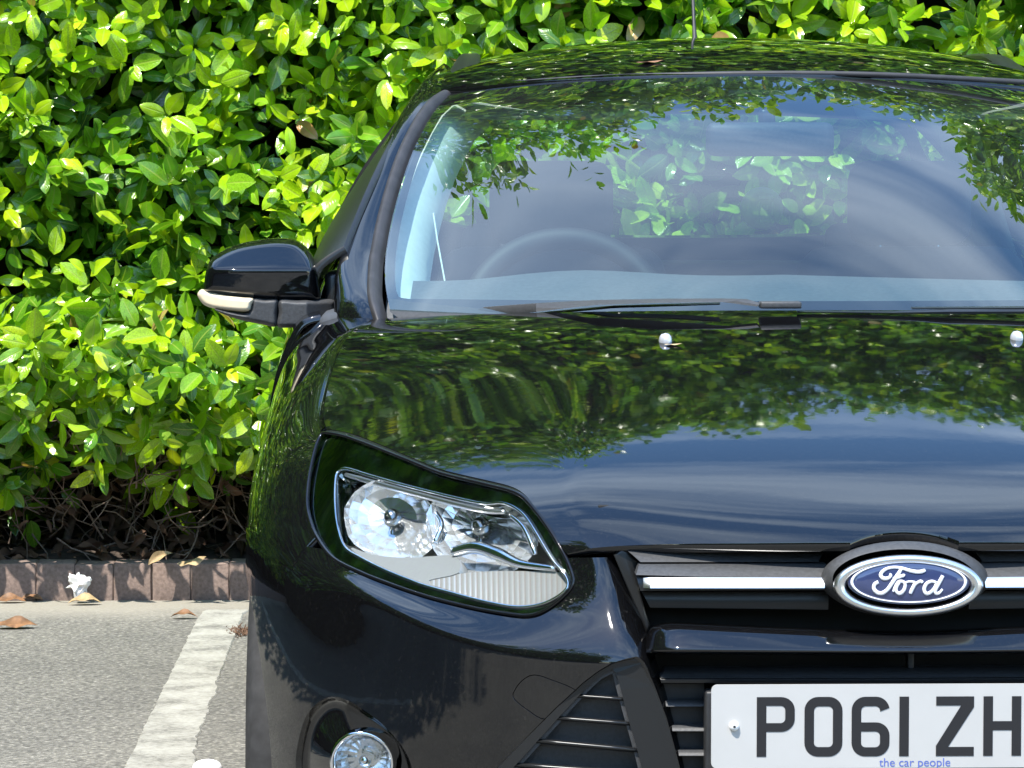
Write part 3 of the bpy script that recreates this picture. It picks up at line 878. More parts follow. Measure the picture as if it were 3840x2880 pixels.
# ---- badge
def ell(cx, cy, loops, n=64):
    R = []
    for ax, ay, Y in loops:
        R.append([U(*GZ(cx + ax * math.cos(2 * math.pi * k / n), cy + ay * math.sin(2 * math.pi * k / n)), Y) for k in range(n)])
    return R
badge_c = U(3408, 2183, -.02)
R = ell(1655, 338, [(392, 150, .08), (392, 172, .03), (385, 178, .014), (365, 166, .002), (335, 140, -.006)])
V, Fc = loft(R, closed=True, caps=False); badge = obj("grille_badge", V, Fc, 'greyplastic', car)
badge["label"] = "blue oval badge in a satin metal ring"
R = ell(1672, 368, [(350, 146, .012), (350, 144, -.012), (342, 137, -.020), (322, 122, -.022), (300, 112, -.020), (288, 104, -.012)])
V, Fc = loft(R, closed=True, caps=False); obj("badge_ring", V, Fc, 'brushed', badge)
R = ell(1675, 352, [(288, 106, -.006), (286, 105, -.016), (276, 100, -.0185), (200, 70, -.0205), (100, 35, -.0215), (2, 1, -.0218)])
V, Fc = loft(R, closed=True, caps=False); obj("badge_oval", V, Fc, 'badge', badge)
R = ell(1675, 352, [(272, 97.5, -.0185), (269, 96, -.0203), (261, 92.5, -.0206), (258, 91, -.0190)])
V, Fc = loft(R, closed=True, caps=False); obj("badge_outline", V, Fc, 'whiteletter', badge)
strokes = [
 ([(1275, 335), (1250, 350), (1180, 361), (1080, 345), (960, 310), (860, 303), (775, 322), (715, 365), (700, 410), (735, 445), (795, 440), (832, 405), (812, 388)], [20, 25, 26, 24, 20, 19, 20, 24, 26, 26, 22, 17, 15]),
 ([(965, 322), (935, 375), (885, 445), (832, 525), (780, 595), (715, 636), (655, 628), (612, 580), (620, 520), (668, 490)], [20, 25, 26, 25, 25, 26, 27, 26, 24, 22]),
 ([(860, 448), (925, 430), (990, 408), (1010, 410)], [20, 22, 23, 18]),
 ([(862, 618), (885, 560), (930, 490), (990, 488), (1015, 530), (995, 600), (945, 640), (905, 615), (905, 560), (940, 500)], [16, 20, 22, 20, 21, 24, 24, 21, 18, 16]),
 ([(1010, 500), (1070, 485), (1140, 492)], [14, 14, 16]),
 ([(1150, 488), (1125, 545), (1095, 605), (1082, 640)], [22, 24, 24, 20]),
 ([(1120, 560), (1165, 505), (1215, 482), (1240, 498)], [14, 18, 22, 20]),
 ([(1420, 500), (1360, 482), (1295, 510), (1262, 575), (1280, 635), (1330, 635), (1390, 575), (1420, 510)], [18, 20, 23, 25, 24, 22, 20, 18]),
 ([(1505, 410), (1475, 465), (1435, 540), (1405, 605), (1420, 640), (1462, 630), (1500, 585)], [24, 26, 25, 24, 22, 18, 14]),
]
parts_ = []
for P2, w in strokes:
    q = cr(P2, 4, closed=False); wr = np.interp(np.linspace(0, 1, len(q)), np.linspace(0, 1, len(w)), w)
    P3 = np.array([U(*BZ(*p), -.0205) for p in q])
    for i_, p in enumerate(P3): p[1] = -.0195 - .0024 * max(0, 1 - ((q[i_][0] - 1062) / 760) ** 2 - ((q[i_][1] - 505) / 260) ** 2) - .0006
    V, Fc = tube(P3, wr * 1.0 / 3.456 / 2860, 8); V = np.array(V)
    c0 = np.repeat(P3, 8, 0); V[:, 1] = c0[:, 1] + (V[:, 1] - c0[:, 1]) * .45
    parts_.append((V, Fc))
V, Fc = join(parts_); obj("badge_lettering", V, Fc, 'whiteletter', badge)

# ---- side grille in the bumper, fog light
_gpT = proj(Gp.reshape(-1, 3)); _gpV = Gp.reshape(-1, 3)
def bY(px, py):          # depth of the bumper skin behind a point of the front view (local plane fit)
    q = _gpT - np.array([px, py]); i = np.argsort((q * q).sum(1))[:14]
    A_ = np.concatenate([q[i], np.ones((14, 1))], 1); k_, *_ = np.linalg.lstsq(A_, _gpV[i, 1], rcond=None)
    return float(k_[2])
sg_c = LZ(1850, 700)
SGY = bY(*LZ(1900, 330)) + .004
sg = None
def sgprism(name, poly, Y0, Y1, mat, parent, bev=0.0): 
    return prism(name, poly, Y0, Y1, mat, parent, bev)
def tilt(p):   # the insert follows the bumper: farther back to the left and lower down
    return SGY + .0000 + (2330 - min(p[0], 2330)) * .000085
outer = pts(LZ, [(2058, 312), (2090, 338), (2145, 462), (2205, 622), (2256, 802), (2306, 1000), (1243, 1000), (1350, 872), (1503, 714), (1652, 564), (1782, 444), (1862, 384), (1931, 345), (2000, 322)])
inner = pts(LZ, [(1932, 372), (1950, 392), (1975, 480), (2010, 620), (2062, 800), (2110, 1000), (1330, 1000), (1420, 880), (1560, 725), (1700, 570), (1790, 475), (1870, 405)])
gap_in = pts(LZ, [(1930, 395), (1958, 500), (1992, 625), (2042, 800), (2090, 990), (1360, 990), (1440, 890), (1580, 735), (1715, 585), (1800, 492), (1872, 424)])
def frame2(name, o_, i_, Yoff, depth, mat, parent):
    fo = [(p[0], p[1]) for p in o_]; fi = [(p[0], p[1]) for p in i_]
    return fill2d(name, [fo, fi], lambda x, y: U(x, y, tilt((x, y)) + Yoff), (0, depth, 0), mat, parent)
sg = frame2("side_grille", outer, inner, .0, .05, 'satin', car)
frame2("grille_rim", inner, gap_in, .006, .03, 'greyplastic', sg)
fill2d("grille_panel", [inner], lambda x, y: U(x, y, tilt((x, y)) + .028), (0, .01, 0), 'greyplastic', sg)
for yl, xl, yr, xr, h in ((508, 1722, 528, 1992, 15), (624, 1622, 655, 2028, 17), (742, 1512, 792, 2062, 19), (868, 1408, 915, 2095, 20), (975, 1330, 1020, 2120, 20)):
    a, b = np.array(LZ(xl, yl)), np.array(LZ(xr, yr)); rws = []
    for f in np.linspace(0, 1, 5):
        p = a * (1 - f) + b * f; q = []
        for ang in np.linspace(0, 2 * math.pi, 10, endpoint=False):
            q.append(U(p[0], p[1] + h / 1.3825 * .8 * math.sin(ang), tilt(p) + .012 - .011 * math.cos(ang)))
        rws.append(q)
    V, Fc = loft(rws, closed=True); obj("grille_slat", V, Fc, 'satin', sg)
def deep(o):
    return [o] + [c for ch in o.children for c in deep(ch)]
mirror_obj(sg, car)

FC = LZ(642, 852)
fogY = bY(*LZ(640, 560)) + .052
fog = empty("fog_light", U(*FC, fogY)); fog.parent = car; fog.location = Vector(U(*FC, fogY)) - Vector((0, 1.9, 0)) * 0
FOGROOT = fog
pocket = []
fp = FOGP
for f, dy in ((0, .0), (.03, .0), (.06, .02), (.12, .04), (.2, .05), (.5, .05), (1.0, .052)):
    ring = []
    for p in fp:
        ang = math.atan2(p[1] - FC[1], p[0] - FC[0]); q = (FC[0] + 128 * math.cos(ang), FC[1] + 128 * math.sin(ang))
        b0_ = bY(p[0], p[1]); Y = b0_ + (max(fogY, b0_ + .012) - b0_) * min(1, f / .2) ** .8 if f < .3 else (1 - f) * max(fogY, b0_ + .012) + f * fogY
        ff = f * .9 if f < 1 else 1.0
        ring.append(U(p[0] + (q[0] - p[0]) * ff, p[1] + (q[1] - p[1]) * ff, Y))
    pocket.append(ring)
V, Fc = loft(pocket, closed=True, caps=False); fogp = obj("fog_light_pocket", V, Fc, 'paint', None)
fogc = U(*FC, fogY); ax = np.array([-.16, -1, -.04])
V, Fc = lathe([(.060, .02), (.0475, .0), (.0465, -.012), (.044, -.016), (.0405, -.014), (.040, .0)], 40, fogc, ax * -1); fog_ring = obj("fog_light_ring", V, Fc, 'chrome', None)
V, Fc = lathe([(.0405, -.010), (.030, -.016), (.018, -.019), (.0005, -.020)], 40, fogc, ax * -1); fog_lens = obj("fog_light_lens", V, Fc, 'lens', None)
prof = [(.040, 0), (.036, .014), (.028, .026), (.016, .033), (.009, .035)]
V, Fc = lathe(prof, 18, fogc, ax * -1); fog_ref = obj("fog_light_reflector", V, Fc, 'reflector', None, smooth=False)
V, Fc = lathe([(.009, .035), (.009, .008), (.006, .003), (.0005, .002)], 16, fogc, ax * -1); fog_bulb = obj("fog_light_bulb", V, Fc, 'chrome', None)

# ---- headlight
bb0, bb1 = LAMP.min(0) - 14, LAMP.max(0) + 14
gx, gy = np.linspace(bb0[0], bb1[0], 96), np.linspace(bb0[1], bb1[1], 72)
Lg = np.array([[S(x, y) for x in gx] for y in gy])
def gridN(Gd):
    n = np.cross(np.gradient(Gd, axis=0), np.gradient(Gd, axis=1)); n /= np.linalg.norm(n, axis=2)[..., None] + 1e-12
    if np.sum(n[..., 1]) > 0: n = -n
    return n
Ln = gridN(Lg)
inLamp = lambda g: (lambda V: -(poly_sd(proj(V), LAMP) - g))
OPEN = cr(pts(HZ, [(318, 480), (338, 425), (385, 402), (470, 420), (560, 450), (900, 545), (1400, 662), (1560, 660), (1660, 690), (1750, 760), (1830, 880), (1900, 1000), (1970, 1110),
    (2040, 1190), (2075, 1265), (2045, 1335), (1900, 1420), (1700, 1450), (1450, 1410), (1200, 1345), (1000, 1290), (900, 1255), (700, 1175), (500, 1075), (385, 995), (330, 830), (312, 640)]), 4)
def lampshift(d, tz=0): return Lg + np.array([0, d, tz])
head = panel("headlight", lampshift(.016), Ln, [inLamp(-4), lambda V: poly_sd(proj(V), OPEN)], 'lampgrey', None, .05)
head["label"] = "clear headlight with twin chrome bowls below the bonnet edge"
lens_o = panel("headlight_lens", Lg, Ln, [inLamp(-2)], 'lens', head, 0)
V, Fc = tube(np.vstack([LAMP3, LAMP3[:1]]) + np.array([0, .004, 0]), .0032, 8, False); obj("headlight_seal", V, Fc, 'frit', head)
R = [LAMP3 + np.array([0, .004, 0]), LAMP3 + np.array([0.004, .06, 0]), LAMP3 * 1 + np.array([.01, .13, 0])]
V, Fc = loft(R, closed=True, caps=False); obj("headlight_shell", V, Fc, 'satin', head)
back = panel("headlight_backing", lampshift(.17), Ln, [lambda V: -(poly_sd(proj(V), OPEN) - 60)], 'brushed', head, 0)
OPEN3 = np.array([S(p[0], p[1], .016) for p in OPEN])
cen = OPEN3.mean(0)
R = [OPEN3, cen + (OPEN3 - cen) * .99 + np.array([0, .03, 0]), cen + (OPEN3 - cen) * .97 + np.array([0, .17, 0])]
V, Fc = loft(R, closed=True, caps=False); obj("headlight_tray", V, Fc, 'brushed', head)
def bowl(zx, zy, rx, rz, dep, off, facets, seed):
    c = S(*HZ(zx, zy), off); ax_ = np.array([-.05, -1.0, -.03]); rr = np.random.default_rng(seed)
    V, Fc = [], []
    seg = facets; lv = [(1.0, 0), (.9, .22), (.72, .52), (.5, .78), (.3, .93), (.17, 1.0)]
    for (f, d) in lv:
        for k in range(seg):
            t = 2 * math.pi * k / seg
            ff = f * (1 + .012 * rr.normal())
            dx, dz = rx * ff * math.cos(t), rz * ff * math.sin(t)
            V.append(c + np.array([dx, dep * d * (1 + .012 * rr.normal()) - .75 * dx + .75 * dz, dz]))
    for i in range(len(lv) - 1):
        for k in range(seg):
            k2 = (k + 1) % seg; Fc.append((i * seg + k, i * seg + k2, (i + 1) * seg + k2, (i + 1) * seg + k))
    o = obj("headlight_reflector", np.array(V), Fc, 'reflector', head, smooth=False)
    V, Fc = lathe([(.0005, -.004), (.009, -.002), (.0135, .006), (.0135, .012), (.010, .02), (.008, .06)], 20, c + np.array([0, .012, .002]), (0.0, 1, 0)); obj("bulb_shield", V, Fc, 'dkchrome', o)
    V, Fc = tube([c + np.array([0, .028, -.010]), c + np.array([0, .034, -rz * .55]), c + np.array([0, .03, -rz * .9])], .0035, 8); obj("bulb_stem", V, Fc, 'dkchrome', o)
    return o
bowl(745, 815, .070, .056, .050, .048, 28, 3)
bowl(1420, 880, .078, .062, .048, .046, 26, 5)
V, Fc = tube(np.vstack([OPEN3, OPEN3[:1]]) + np.array([0, -.003, 0]), .0026, 8, False); obj("chrome_frame", V, Fc, 'chrome', head)
def lampbar(L, r, mat, name, off):
    q = cr(L, 5, closed=False); P = np.array([S(*HZ(*p), off) for p in q]); rr = np.interp(np.linspace(0, 1, len(q)), np.linspace(0, 1, len(r)), r)
    V, Fc = tube(P, rr, 10); return obj(name, V, Fc, mat, head)
lampbar([(395, 452), (560, 500), (900, 592), (1400, 716), (1600, 735)], [.003, .004, .0045, .0045, .003], 'brushed', "chrome_strip", .022)
lampbar([(1640, 760), (1740, 850), (1810, 1000), (1830, 1060)], [.003, .004, .004, .003], 'chrome', "chrome_strip", .022)
lampbar([(1000, 640), (1080, 760), (1120, 850), (1070, 980)], [.004, .0035, .004, .004], 'chrome', "chrome_strip", .045)
lampbar([(1210, 1040), (1380, 1005), (1560, 1060), (1720, 1130), (1985, 1165)], [.008, .009, .009, .006, .004], 'chrome', "chrome_strip", .022)
def lampplate(name, poly, off, mat, ribs=0, vert=True, fl=.02):
    P = cr(pts(HZ, poly), 4); g = Lg + np.array([0, off, 0]); n = Ln.copy()
    if ribs:
        T2 = proj(g.reshape(-1, 3)).reshape(g.shape[0], g.shape[1], 2)
    return panel(name, g, n, [lambda V: -poly_sd(proj(V), P)], mat, head, fl)
M['lampsilver'] = simple('lamp_silver', (.34, .35, .35), .25, metal=.3)
lampplate("headlight_shelf", [(420, 985), (560, 1035), (720, 1062), (900, 1068), (1060, 1056), (1225, 1060), (1246, 1182), (1010, 1246), (1190, 1318), (1000, 1276), (900, 1240), (700, 1160), (520, 1070)], .022, 'lampsilver')
M['indicator'] = simple("ribbed_indicator_lens", (0.5, 0.49, 0.47), 0.2, metal=0.5)
_m = M['indicator']; _N, _L = _m.node_tree.nodes, _m.node_tree.links; _b = _N["Principled BSDF"]
_tc = _N.new("ShaderNodeTexCoord"); _wv = _N.new("ShaderNodeTexWave"); _wv.inputs['Scale'].default_value = 44; _wv.bands_direction = 'X'
_bp = _N.new("ShaderNodeBump"); _bp.inputs['Distance'].default_value = .004; _bp.inputs['Strength'].default_value = .16
_L.new(_tc.outputs['Object'], _wv.inputs['Vector']); _L.new(_wv.outputs['Fac'], _bp.inputs['Height']); _L.new(_bp.outputs['Normal'], _b.inputs['Normal'])
_cr = _N.new("ShaderNodeValToRGB"); _cr.color_ramp.elements[0].color = (.47, .43, .40, 1); _cr.color_ramp.elements[1].color = (.52, .52, .51, 1); _cr.color_ramp.elements[1].position = .45
_L.new(_wv.outputs['Fac'], _cr.inputs['Fac']); _L.new(_cr.outputs['Color'], _b.inputs['Base Color'])
lampplate("indicator_lamp", [(1010, 1252), (1240, 1192), (1500, 1170), (1800, 1170), (2000, 1176), (2064, 1265), (2038, 1330), (1900, 1408), (1700, 1438), (1450, 1398), (1200, 1320)], .024, 'indicator')
head.parent = car
mirror_obj(head, car)
for k, o in enumerate((fogp, fog_ring, fog_lens, fog_ref, fog_bulb)):
    if k == 0: o.name = "fog_light"; o.parent = car; bpy.data.objects.remove(fog); o.name = "fog_light"
    else: o.parent = fogp
fogp["label"] = "round fog light in its bumper pocket"
mirror_obj(fogp, car)
def rake(L): return [(p[0], p[1], p[2] + .15 * (p[2] - 1.39) / .725 if p[2] > 1.39 else p[2]) for p in L]
# ---- windscreen, pillars, roof
le = [(1462, 1160, 1.39), (1445, 1085, 1.46), (1440, 1010, 1.53), (1449, 926, 1.60), (1465, 839, 1.67), (1488, 747, 1.74), (1517, 648, 1.82), (1551, 556, 1.89), (1592, 475, 1.96), (1632, 405, 2.03), (1690, 352, 2.115)]
le = rake(le)
net = []
for i, (px, py, y) in enumerate(le):
    s_ = i / (len(le) - 1); E = U(px, py, y)
    yc = 1.06 + 1.04 * s_; zc = .983 + .424 * s_ + .085 * s_ * (1 - s_)
    r = []
    for tt in (0, .18, .36, .54, .70, .84, .94, 1.0):
        X = tt * E[0]
        r.append((X, yc + (E[1] - yc) * abs(tt) ** 2.1, zc + (E[2] - zc) * abs(tt) ** 2.1))
    net.append(r)
Gs, Ns = surf(net, 60, 50, sym=True)
wind = panel("windscreen", Gs, Ns, [], 'glass', car, 0)
# black band round the glass edge, just inside it
Ew = np.array([U(*p) for p in le])
def frit_in(V):
    T2 = proj(V); return None
nu, nv = Gs.shape[:2]
uu = np.linspace(0, 1, nu)[:, None] * np.ones((1, nv)); vv = np.abs(np.linspace(-1, 1, nv))[None, :] * np.ones((nu, 1))
def param_phi(fn):
    flat = Gs.reshape(-1, 3); val = fn(uu, vv).reshape(-1)
    return lambda V: np.concatenate([val, np.zeros(len(V) - len(val))]) if len(V) >= len(val) else val
edge = np.minimum.reduce([1 - vv, (1 - uu) * .9, uu * 1.0])
panel("windscreen_band", Gs, Ns, [param_phi(lambda u, v: np.maximum.reduce([v - .978, u - .965, .03 - u, .0 * u - .02 + np.maximum(0, .06 - np.hypot(np.minimum(0, .90 - v), np.minimum(0, .93 - u))) * 0]))], 'frit', wind, 0, offset=-.004)

# pillar bodies and their grey trim strips
cl = [(1421, 1196, 1.38), (1392, 1125, 1.42), (1395, 1044, 1.50), (1400, 963, 1.57), (1410, 926, 1.60), (1425, 839, 1.67), (1448, 747, 1.74), (1477, 648, 1.82), (1511, 556, 1.89), (1552, 475, 1.96), (1592, 405, 2.03), (1642, 352, 2.10), (1700, 330, 2.17), (1745, 328, 2.20)]
si = [(1245, 1215, 1.44), (1243, 1115, 1.52), (1253, 1017, 1.56), (1272, 955, 1.60), (1292, 903, 1.64), (1326, 799, 1.72), (1367, 706, 1.80), (1407, 619, 1.88), (1448, 532, 1.95), (1494, 446, 2.03), (1535, 376, 2.11), (1575, 312, 2.20), (1616, 266, 2.33), (1660, 232, 2.50)]
cl = [(1442, 1290, 1.36)] + cl; si = [(1236, 1305, 1.43)] + si
cl, si = rake(cl), rake(si)
pn, tn = [], []
for (a, b) in zip(cl, si):
    A, B = U(*a), U(*b)
    ci, co = U(a[0] + 30, a[1] + 4, a[2] + .012), U(a[0] - 20, a[1] - 2, a[2] + .004)
    m1 = co * .62 + B * .38 + (-.004, -.012, .004); m2 = co * .22 + B * .78 + (-.006, -.008, .004)
    pn.append([ci + (0, .01, -.012), co + (0.01, .004, -.004), co, m1, m2, B, B + (.012, .06, -.006), B + (.03, .12, -.02)])
    tn.append([ci + (0.004, .002, -.004), ci * .85 + co * .15 + (0, -.007, .002), A + (0, -.009, .003), ci * .12 + co * .88 + (0, -.007, .002), co + (0, .004, -.003)])
Gq, Nq = surf(pn, 60, 30, centre=np.array([0, 2.4, .9]))
panel("windscreen_pillar", Gq, Nq, [], 'paint', car, 0, mirror=True)
Gt, Nt = surf(tn[:-1], 50, 12, centre=np.array([0, 2.4, .9]))
panel("pillar_trim_strip", Gt, Nt, [], 'rubber', car, 0, mirror=True)

ry = [2.085, 2.20, 2.38, 2.60, 2.88, 3.2, 3.6, 4.02]
rz = [1.405, 1.436, 1.468, 1.492, 1.504, 1.498, 1.475, 1.438]
rx_ = [-.600, -.595, -.585, -.57, -.56, -.555, -.545, -.52]
rze = [1.379, 1.402, 1.424, 1.440, 1.448, 1.443, 1.425, 1.392]
yo = [.21, .18, .12, .06, .02, 0, 0, -.03]
net = []
for i in range(8):
    r = []
    for tt in (0, .25, .5, .75, .92, 1.0):
        r.append((tt * rx_[i], ry[i] + yo[i] * tt ** 2.2, rz[i] + (rze[i] - rz[i]) * tt ** 2.3))
    net.append(r)
Gr, Nr_ = surf(net, 60, 50, sym=True)
roof = panel("roof", Gr, Nr_, [], 'paint', car, .01)
net2 = np.array(net) + np.array([0, .01, -.028])
Gh, Nh = surf(net2, 20, 12, sym=True)
panel("headliner", Gh, -Nh, [], 'headliner', car, 0)
hd = [(1700, 338, 2.165), (1760, 331, 2.15), (1974, 311, 2.085), (2206, 295, 2.035), (2560, 283, 1.985), (2849, 278, 1.972), (3139, 279, 1.976), (3428, 288, 1.99), (3840, 311, 2.05), (4000, 325, 2.09)]
hd = [(p[0], p[1], p[2] + .135) for p in hd]
hp = cr([U(*p) for p in hd], 6, closed=False) + np.array([0, -.008, .001])
V, Fc = tube(hp, .0052, 8); obj("header_seal", V, Fc, 'rubber', car)
# roof ditch mouldings
dm = [(U(1716, 331, 2.34), .030), (U(1740, 262, 2.50), .027), (U(1761, 212, 2.70), .022), (np.array((-.535, 3.1, 1.460)), .02), (np.array((-.525, 3.6, 1.44)), .02), (np.array((-.50, 4.0, 1.408)), .02)]
rws = []
for p, w in dm:
    rws.append([p + (-w, 0, -.02), p + (-w, 0, .000), p + (-w * .7, 0, .005), p + (w * .7, 0, .006), p + (w, 0, .002), p + (w, 0, -.02)])
rws = np.array([[cr(np.array(rws)[:, k], 4, closed=False)] for k in range(6)])[:, 0].transpose(1, 0, 2)
V, Fc = loft(rws, closed=True); o = obj("roof_moulding", V, Fc, 'satin', car); o.data.set_sharp_from_angle(angle=math.radians(40)); mirror_obj(o, car)
# antenna
V, Fc = tube([(0.0, 3.62, 1.455), (0, 3.64, 1.48), (0, 3.70, 1.56), (0, 3.78, 1.70), (0, 3.84, 1.86)], [.016, .008, .0042, .0036, .003], 8)
ant = obj("roof_antenna", V, Fc, 'rubber', car)

# ---- flanks: doors and rear quarters
fy = [1.34, 1.6, 2.0, 2.5, 3.0, 3.5, 3.9, 4.12, 4.26]
bx_ = [-.835, -.85, -.862, -.866, -.864, -.855, -.83, -.78, -.70]; bz_ = [.965, .975, .985, 1.0, 1.015, 1.035, 1.06, 1.07, 1.07]
wx_ = [-.905, -.908, -.912, -.913, -.913, -.913, -.905, -.88, -.80]
fn_ = []
for i, y in enumerate(fy):
    a, b, w = bx_[i], bz_[i], wx_[i]
    fn_.append([(a + .03, y, b + .004), (a, y, b), (a - .018, y, b - .02), (w + .012, y, b - .10), (w, y, .78), (w - .001, y, .66), (w + .002, y, .5), (w + .012, y, .36), (w + .03, y, .24), (w + .06, y, .2)])
Gf, Nf = surf(fn_, 90, 50)
RARCH = (3.50, .31, .362)
rarch = lambda V: arch(V, RARCH)
panel("front_door", Gf, Nf, [lambda V: V[:, 1] - 1.50, lambda V: 2.418 - V[:, 1], arch], 'paint', car, .012, mirror=True)
panel("rear_door", Gf, Nf, [lambda V: V[:, 1] - 2.424, lambda V: 3.30 - V[:, 1], rarch], 'paint', car, .012, mirror=True)
panel("rear_quarter_panel", Gf, Nf, [lambda V: V[:, 1] - 3.306, rarch], 'paint', car, .012, mirror=True)
# greenhouse sides
gy_ = [1.62, 1.85, 2.2, 2.6, 3.1, 3.6, 3.95, 4.1]
gbx = [-.845, -.852, -.858, -.862, -.858, -.845, -.81, -.76]; gbz = [.978, .985, .992, 1.003, 1.02, 1.045, 1.065, 1.072]
grx = [-.775, -.735, -.655, -.60, -.585, -.575, -.55, -.54]; grz = [1.09, 1.21, 1.36, 1.42, 1.437, 1.425, 1.40, 1.375]
gn = []
for i, y in enumerate(gy_):
    B, T2 = np.array((gbx[i], y, gbz[i])), np.array((grx[i], y, grz[i]))
    gn.append([B * (1 - f) + T2 * f + np.array((-.03 * math.sin(math.pi * f), 0, .01 * math.sin(math.pi * f))) for f in (0, .2, .45, .7, .9, 1)])
Gg, Ng = surf(gn, 70, 30)
WINF = cr([(1.74, 1.03), (1.95, 1.19), (2.18, 1.315), (2.40, 1.375), (2.44, 1.33), (2.44, 1.1), (2.44, 1.02), (2.1, 1.01)], 5)
WINR = cr([(2.54, 1.03), (2.54, 1.2), (2.55, 1.36), (2.62, 1.40), (3.0, 1.41), (3.35, 1.385), (3.50, 1.30), (3.56, 1.16), (3.50, 1.075), (3.0, 1.04)], 5)
panel("side_window_frame", Gg, Ng, [outsideYZ(WINF), outsideYZ(WINR)], 'satin', car, .014, mirror=True)
panel("side_window", Gg, Ng, [insideYZ(WINF, .006)], 'sideglass', car, 0, mirror=True, offset=-.008)
panel("side_window", Gg, Ng, [insideYZ(WINR, .006)], 'sideglass', car, 0, mirror=True, offset=-.008)
# tailgate with rear window
tp = [((4.02, 1.43), -.53, 1.39, -.03), ((4.08, 1.40), -.55, 1.36, -.03), ((4.14, 1.30), -.60, 1.27, -.05), ((4.20, 1.15), -.67, 1.14, -.08), ((4.25, 1.04), -.72, 1.03, -.10), ((4.29, .85), -.80, .85, -.14), ((4.32, .6), -.84, .6, -.16), ((4.32, .42), -.84, .42, -.16), ((4.28, .26), -.82, .26, -.14)]
tn_ = []
for (yc, zc), X, z, dy in tp:
    tn_.append([(X * f, yc + dy * f ** 3, zc + (z - zc) * f ** 2) for f in (0, .3, .6, .85, 1.0)])
Gk, Nk = surf(tn_, 50, 30, sym=True)
RW = [(-.52, 1.34), (-.3, 1.365), (0, 1.372), (.3, 1.365), (.52, 1.34), (.58, 1.2), (.60, 1.11), (.4, 1.07), (0, 1.06), (-.4, 1.07), (-.60, 1.11), (-.58, 1.2)]
RW = cr(RW, 4)
panel("tailgate", Gk, Nk, [lambda V: poly_sd(V[:, [0, 2]], RW)], 'paint', car, .02)
panel("rear_window", Gk, Nk, [lambda V: -(poly_sd(V[:, [0, 2]], RW) - .004)], 'sideglass', car, 0, offset=-.006)

# ---- cowl panel and wipers
cn = []
bre = Gb[0]; n_ = bre.shape[0]
_in = [i for i in range(n_) if abs(bre[i][0]) < .665]; idx = np.linspace(_in[0], _in[-1], 31).astype(int)
wsb = Gs[0]; jdx = np.linspace(0, wsb.shape[0] - 1, 31).astype(int)
b_l = np.array([bre[i] for i in idx]); w_l = np.array([wsb[j] for j in jdx])
if b_l[0][0] > b_l[-1][0]: b_l = b_l[::-1]
if w_l[0][0] > w_l[-1][0]: w_l = w_l[::-1]
rws = [b_l + (0, -.05, -.035), b_l + (0, .004, -.018), .5 * b_l + .5 * w_l + (0, 0, -.012), w_l + (0, -.004, -.004), w_l + (0, .05, .016)]
V, Fc = loft(rws); cowl = obj("cowl_panel", V, Fc, 'greyplastic', car)
def blade(name, top, bot, yl, mat, parent, th=.012):
    A = np.array([U(p[0], p[1], y) for p, y in zip(top, yl)]); B = np.array([U(p[0], p[1], y - .004) for p, y in zip(bot, yl)])
    rws = np.stack([A + (0, th, 0), A, .5 * (A + B) + (0, -.003, .0), B, B + (0, th, 0)], 1)
    V, Fc = loft(rws, closed=True); o = obj(name, V, Fc, mat, parent); o.data.set_sharp_from_angle(angle=math.radians(35)); return o
wt = [(1740, 1184), (1814, 1152), (2010, 1138), (2227, 1126), (2480, 1121), (2713, 1120), (2800, 1122), (2850, 1136)]
wb = [(1750, 1192), (1820, 1186), (2010, 1170), (2120, 1156), (2240, 1143), (2480, 1136), (2713, 1133), (2840, 1150)]
wiper = blade("wiper_arm", wt, wb, [1.300, 1.275, 1.195, 1.13, 1.075, 1.03, 1.018, 1.01], 'greyplastic', car)
blade("wiper_blade", [(1740, 1193), (2000, 1175), (2300, 1147), (2700, 1135)], [(1740, 1199), (2000, 1183), (2300, 1156), (2700, 1143)], [1.305, 1.20, 1.105, 1.045], 'satin', wiper, .02)
p0 = U(2925, 1143, 1.02)
rbox("wiper_pivot", p0, (.066, .04, .011), .003, 'greyplastic', wiper)
wiper2 = blade("wiper_arm", [(2990, 1166), (3350, 1168), (3560, 1160), (3840, 1160), (4200, 1172)], [(2990, 1172), (3350, 1176), (3560, 1178), (3840, 1176), (4200, 1190)], [1.02, 1.015, 1.015, 1.04, 1.12], 'satin', car)
blade("wiper_blade", [(3420, 1152), (3840, 1150), (4300, 1170)], [(3420, 1160), (3840, 1160), (4300, 1182)], [1.03, 1.05, 1.15], 'satin', wiper2, .015)

# ---- washer nozzles
for px, py in ((2496, 1280), (3806, 1275)):
    p, n = on_grid(Gb, Nb, px, py)
    V, Fc = lathe([(.0105, -.003), (.0105, .003), (.0090, .008), (.0062, .0115), (.0005, .013)], 18, p, n)
    V = np.array(V); V[:, 1] = p[1] + (V[:, 1] - p[1]) * 1.25
    obj("washer_nozzle", V, Fc, 'washer', car)

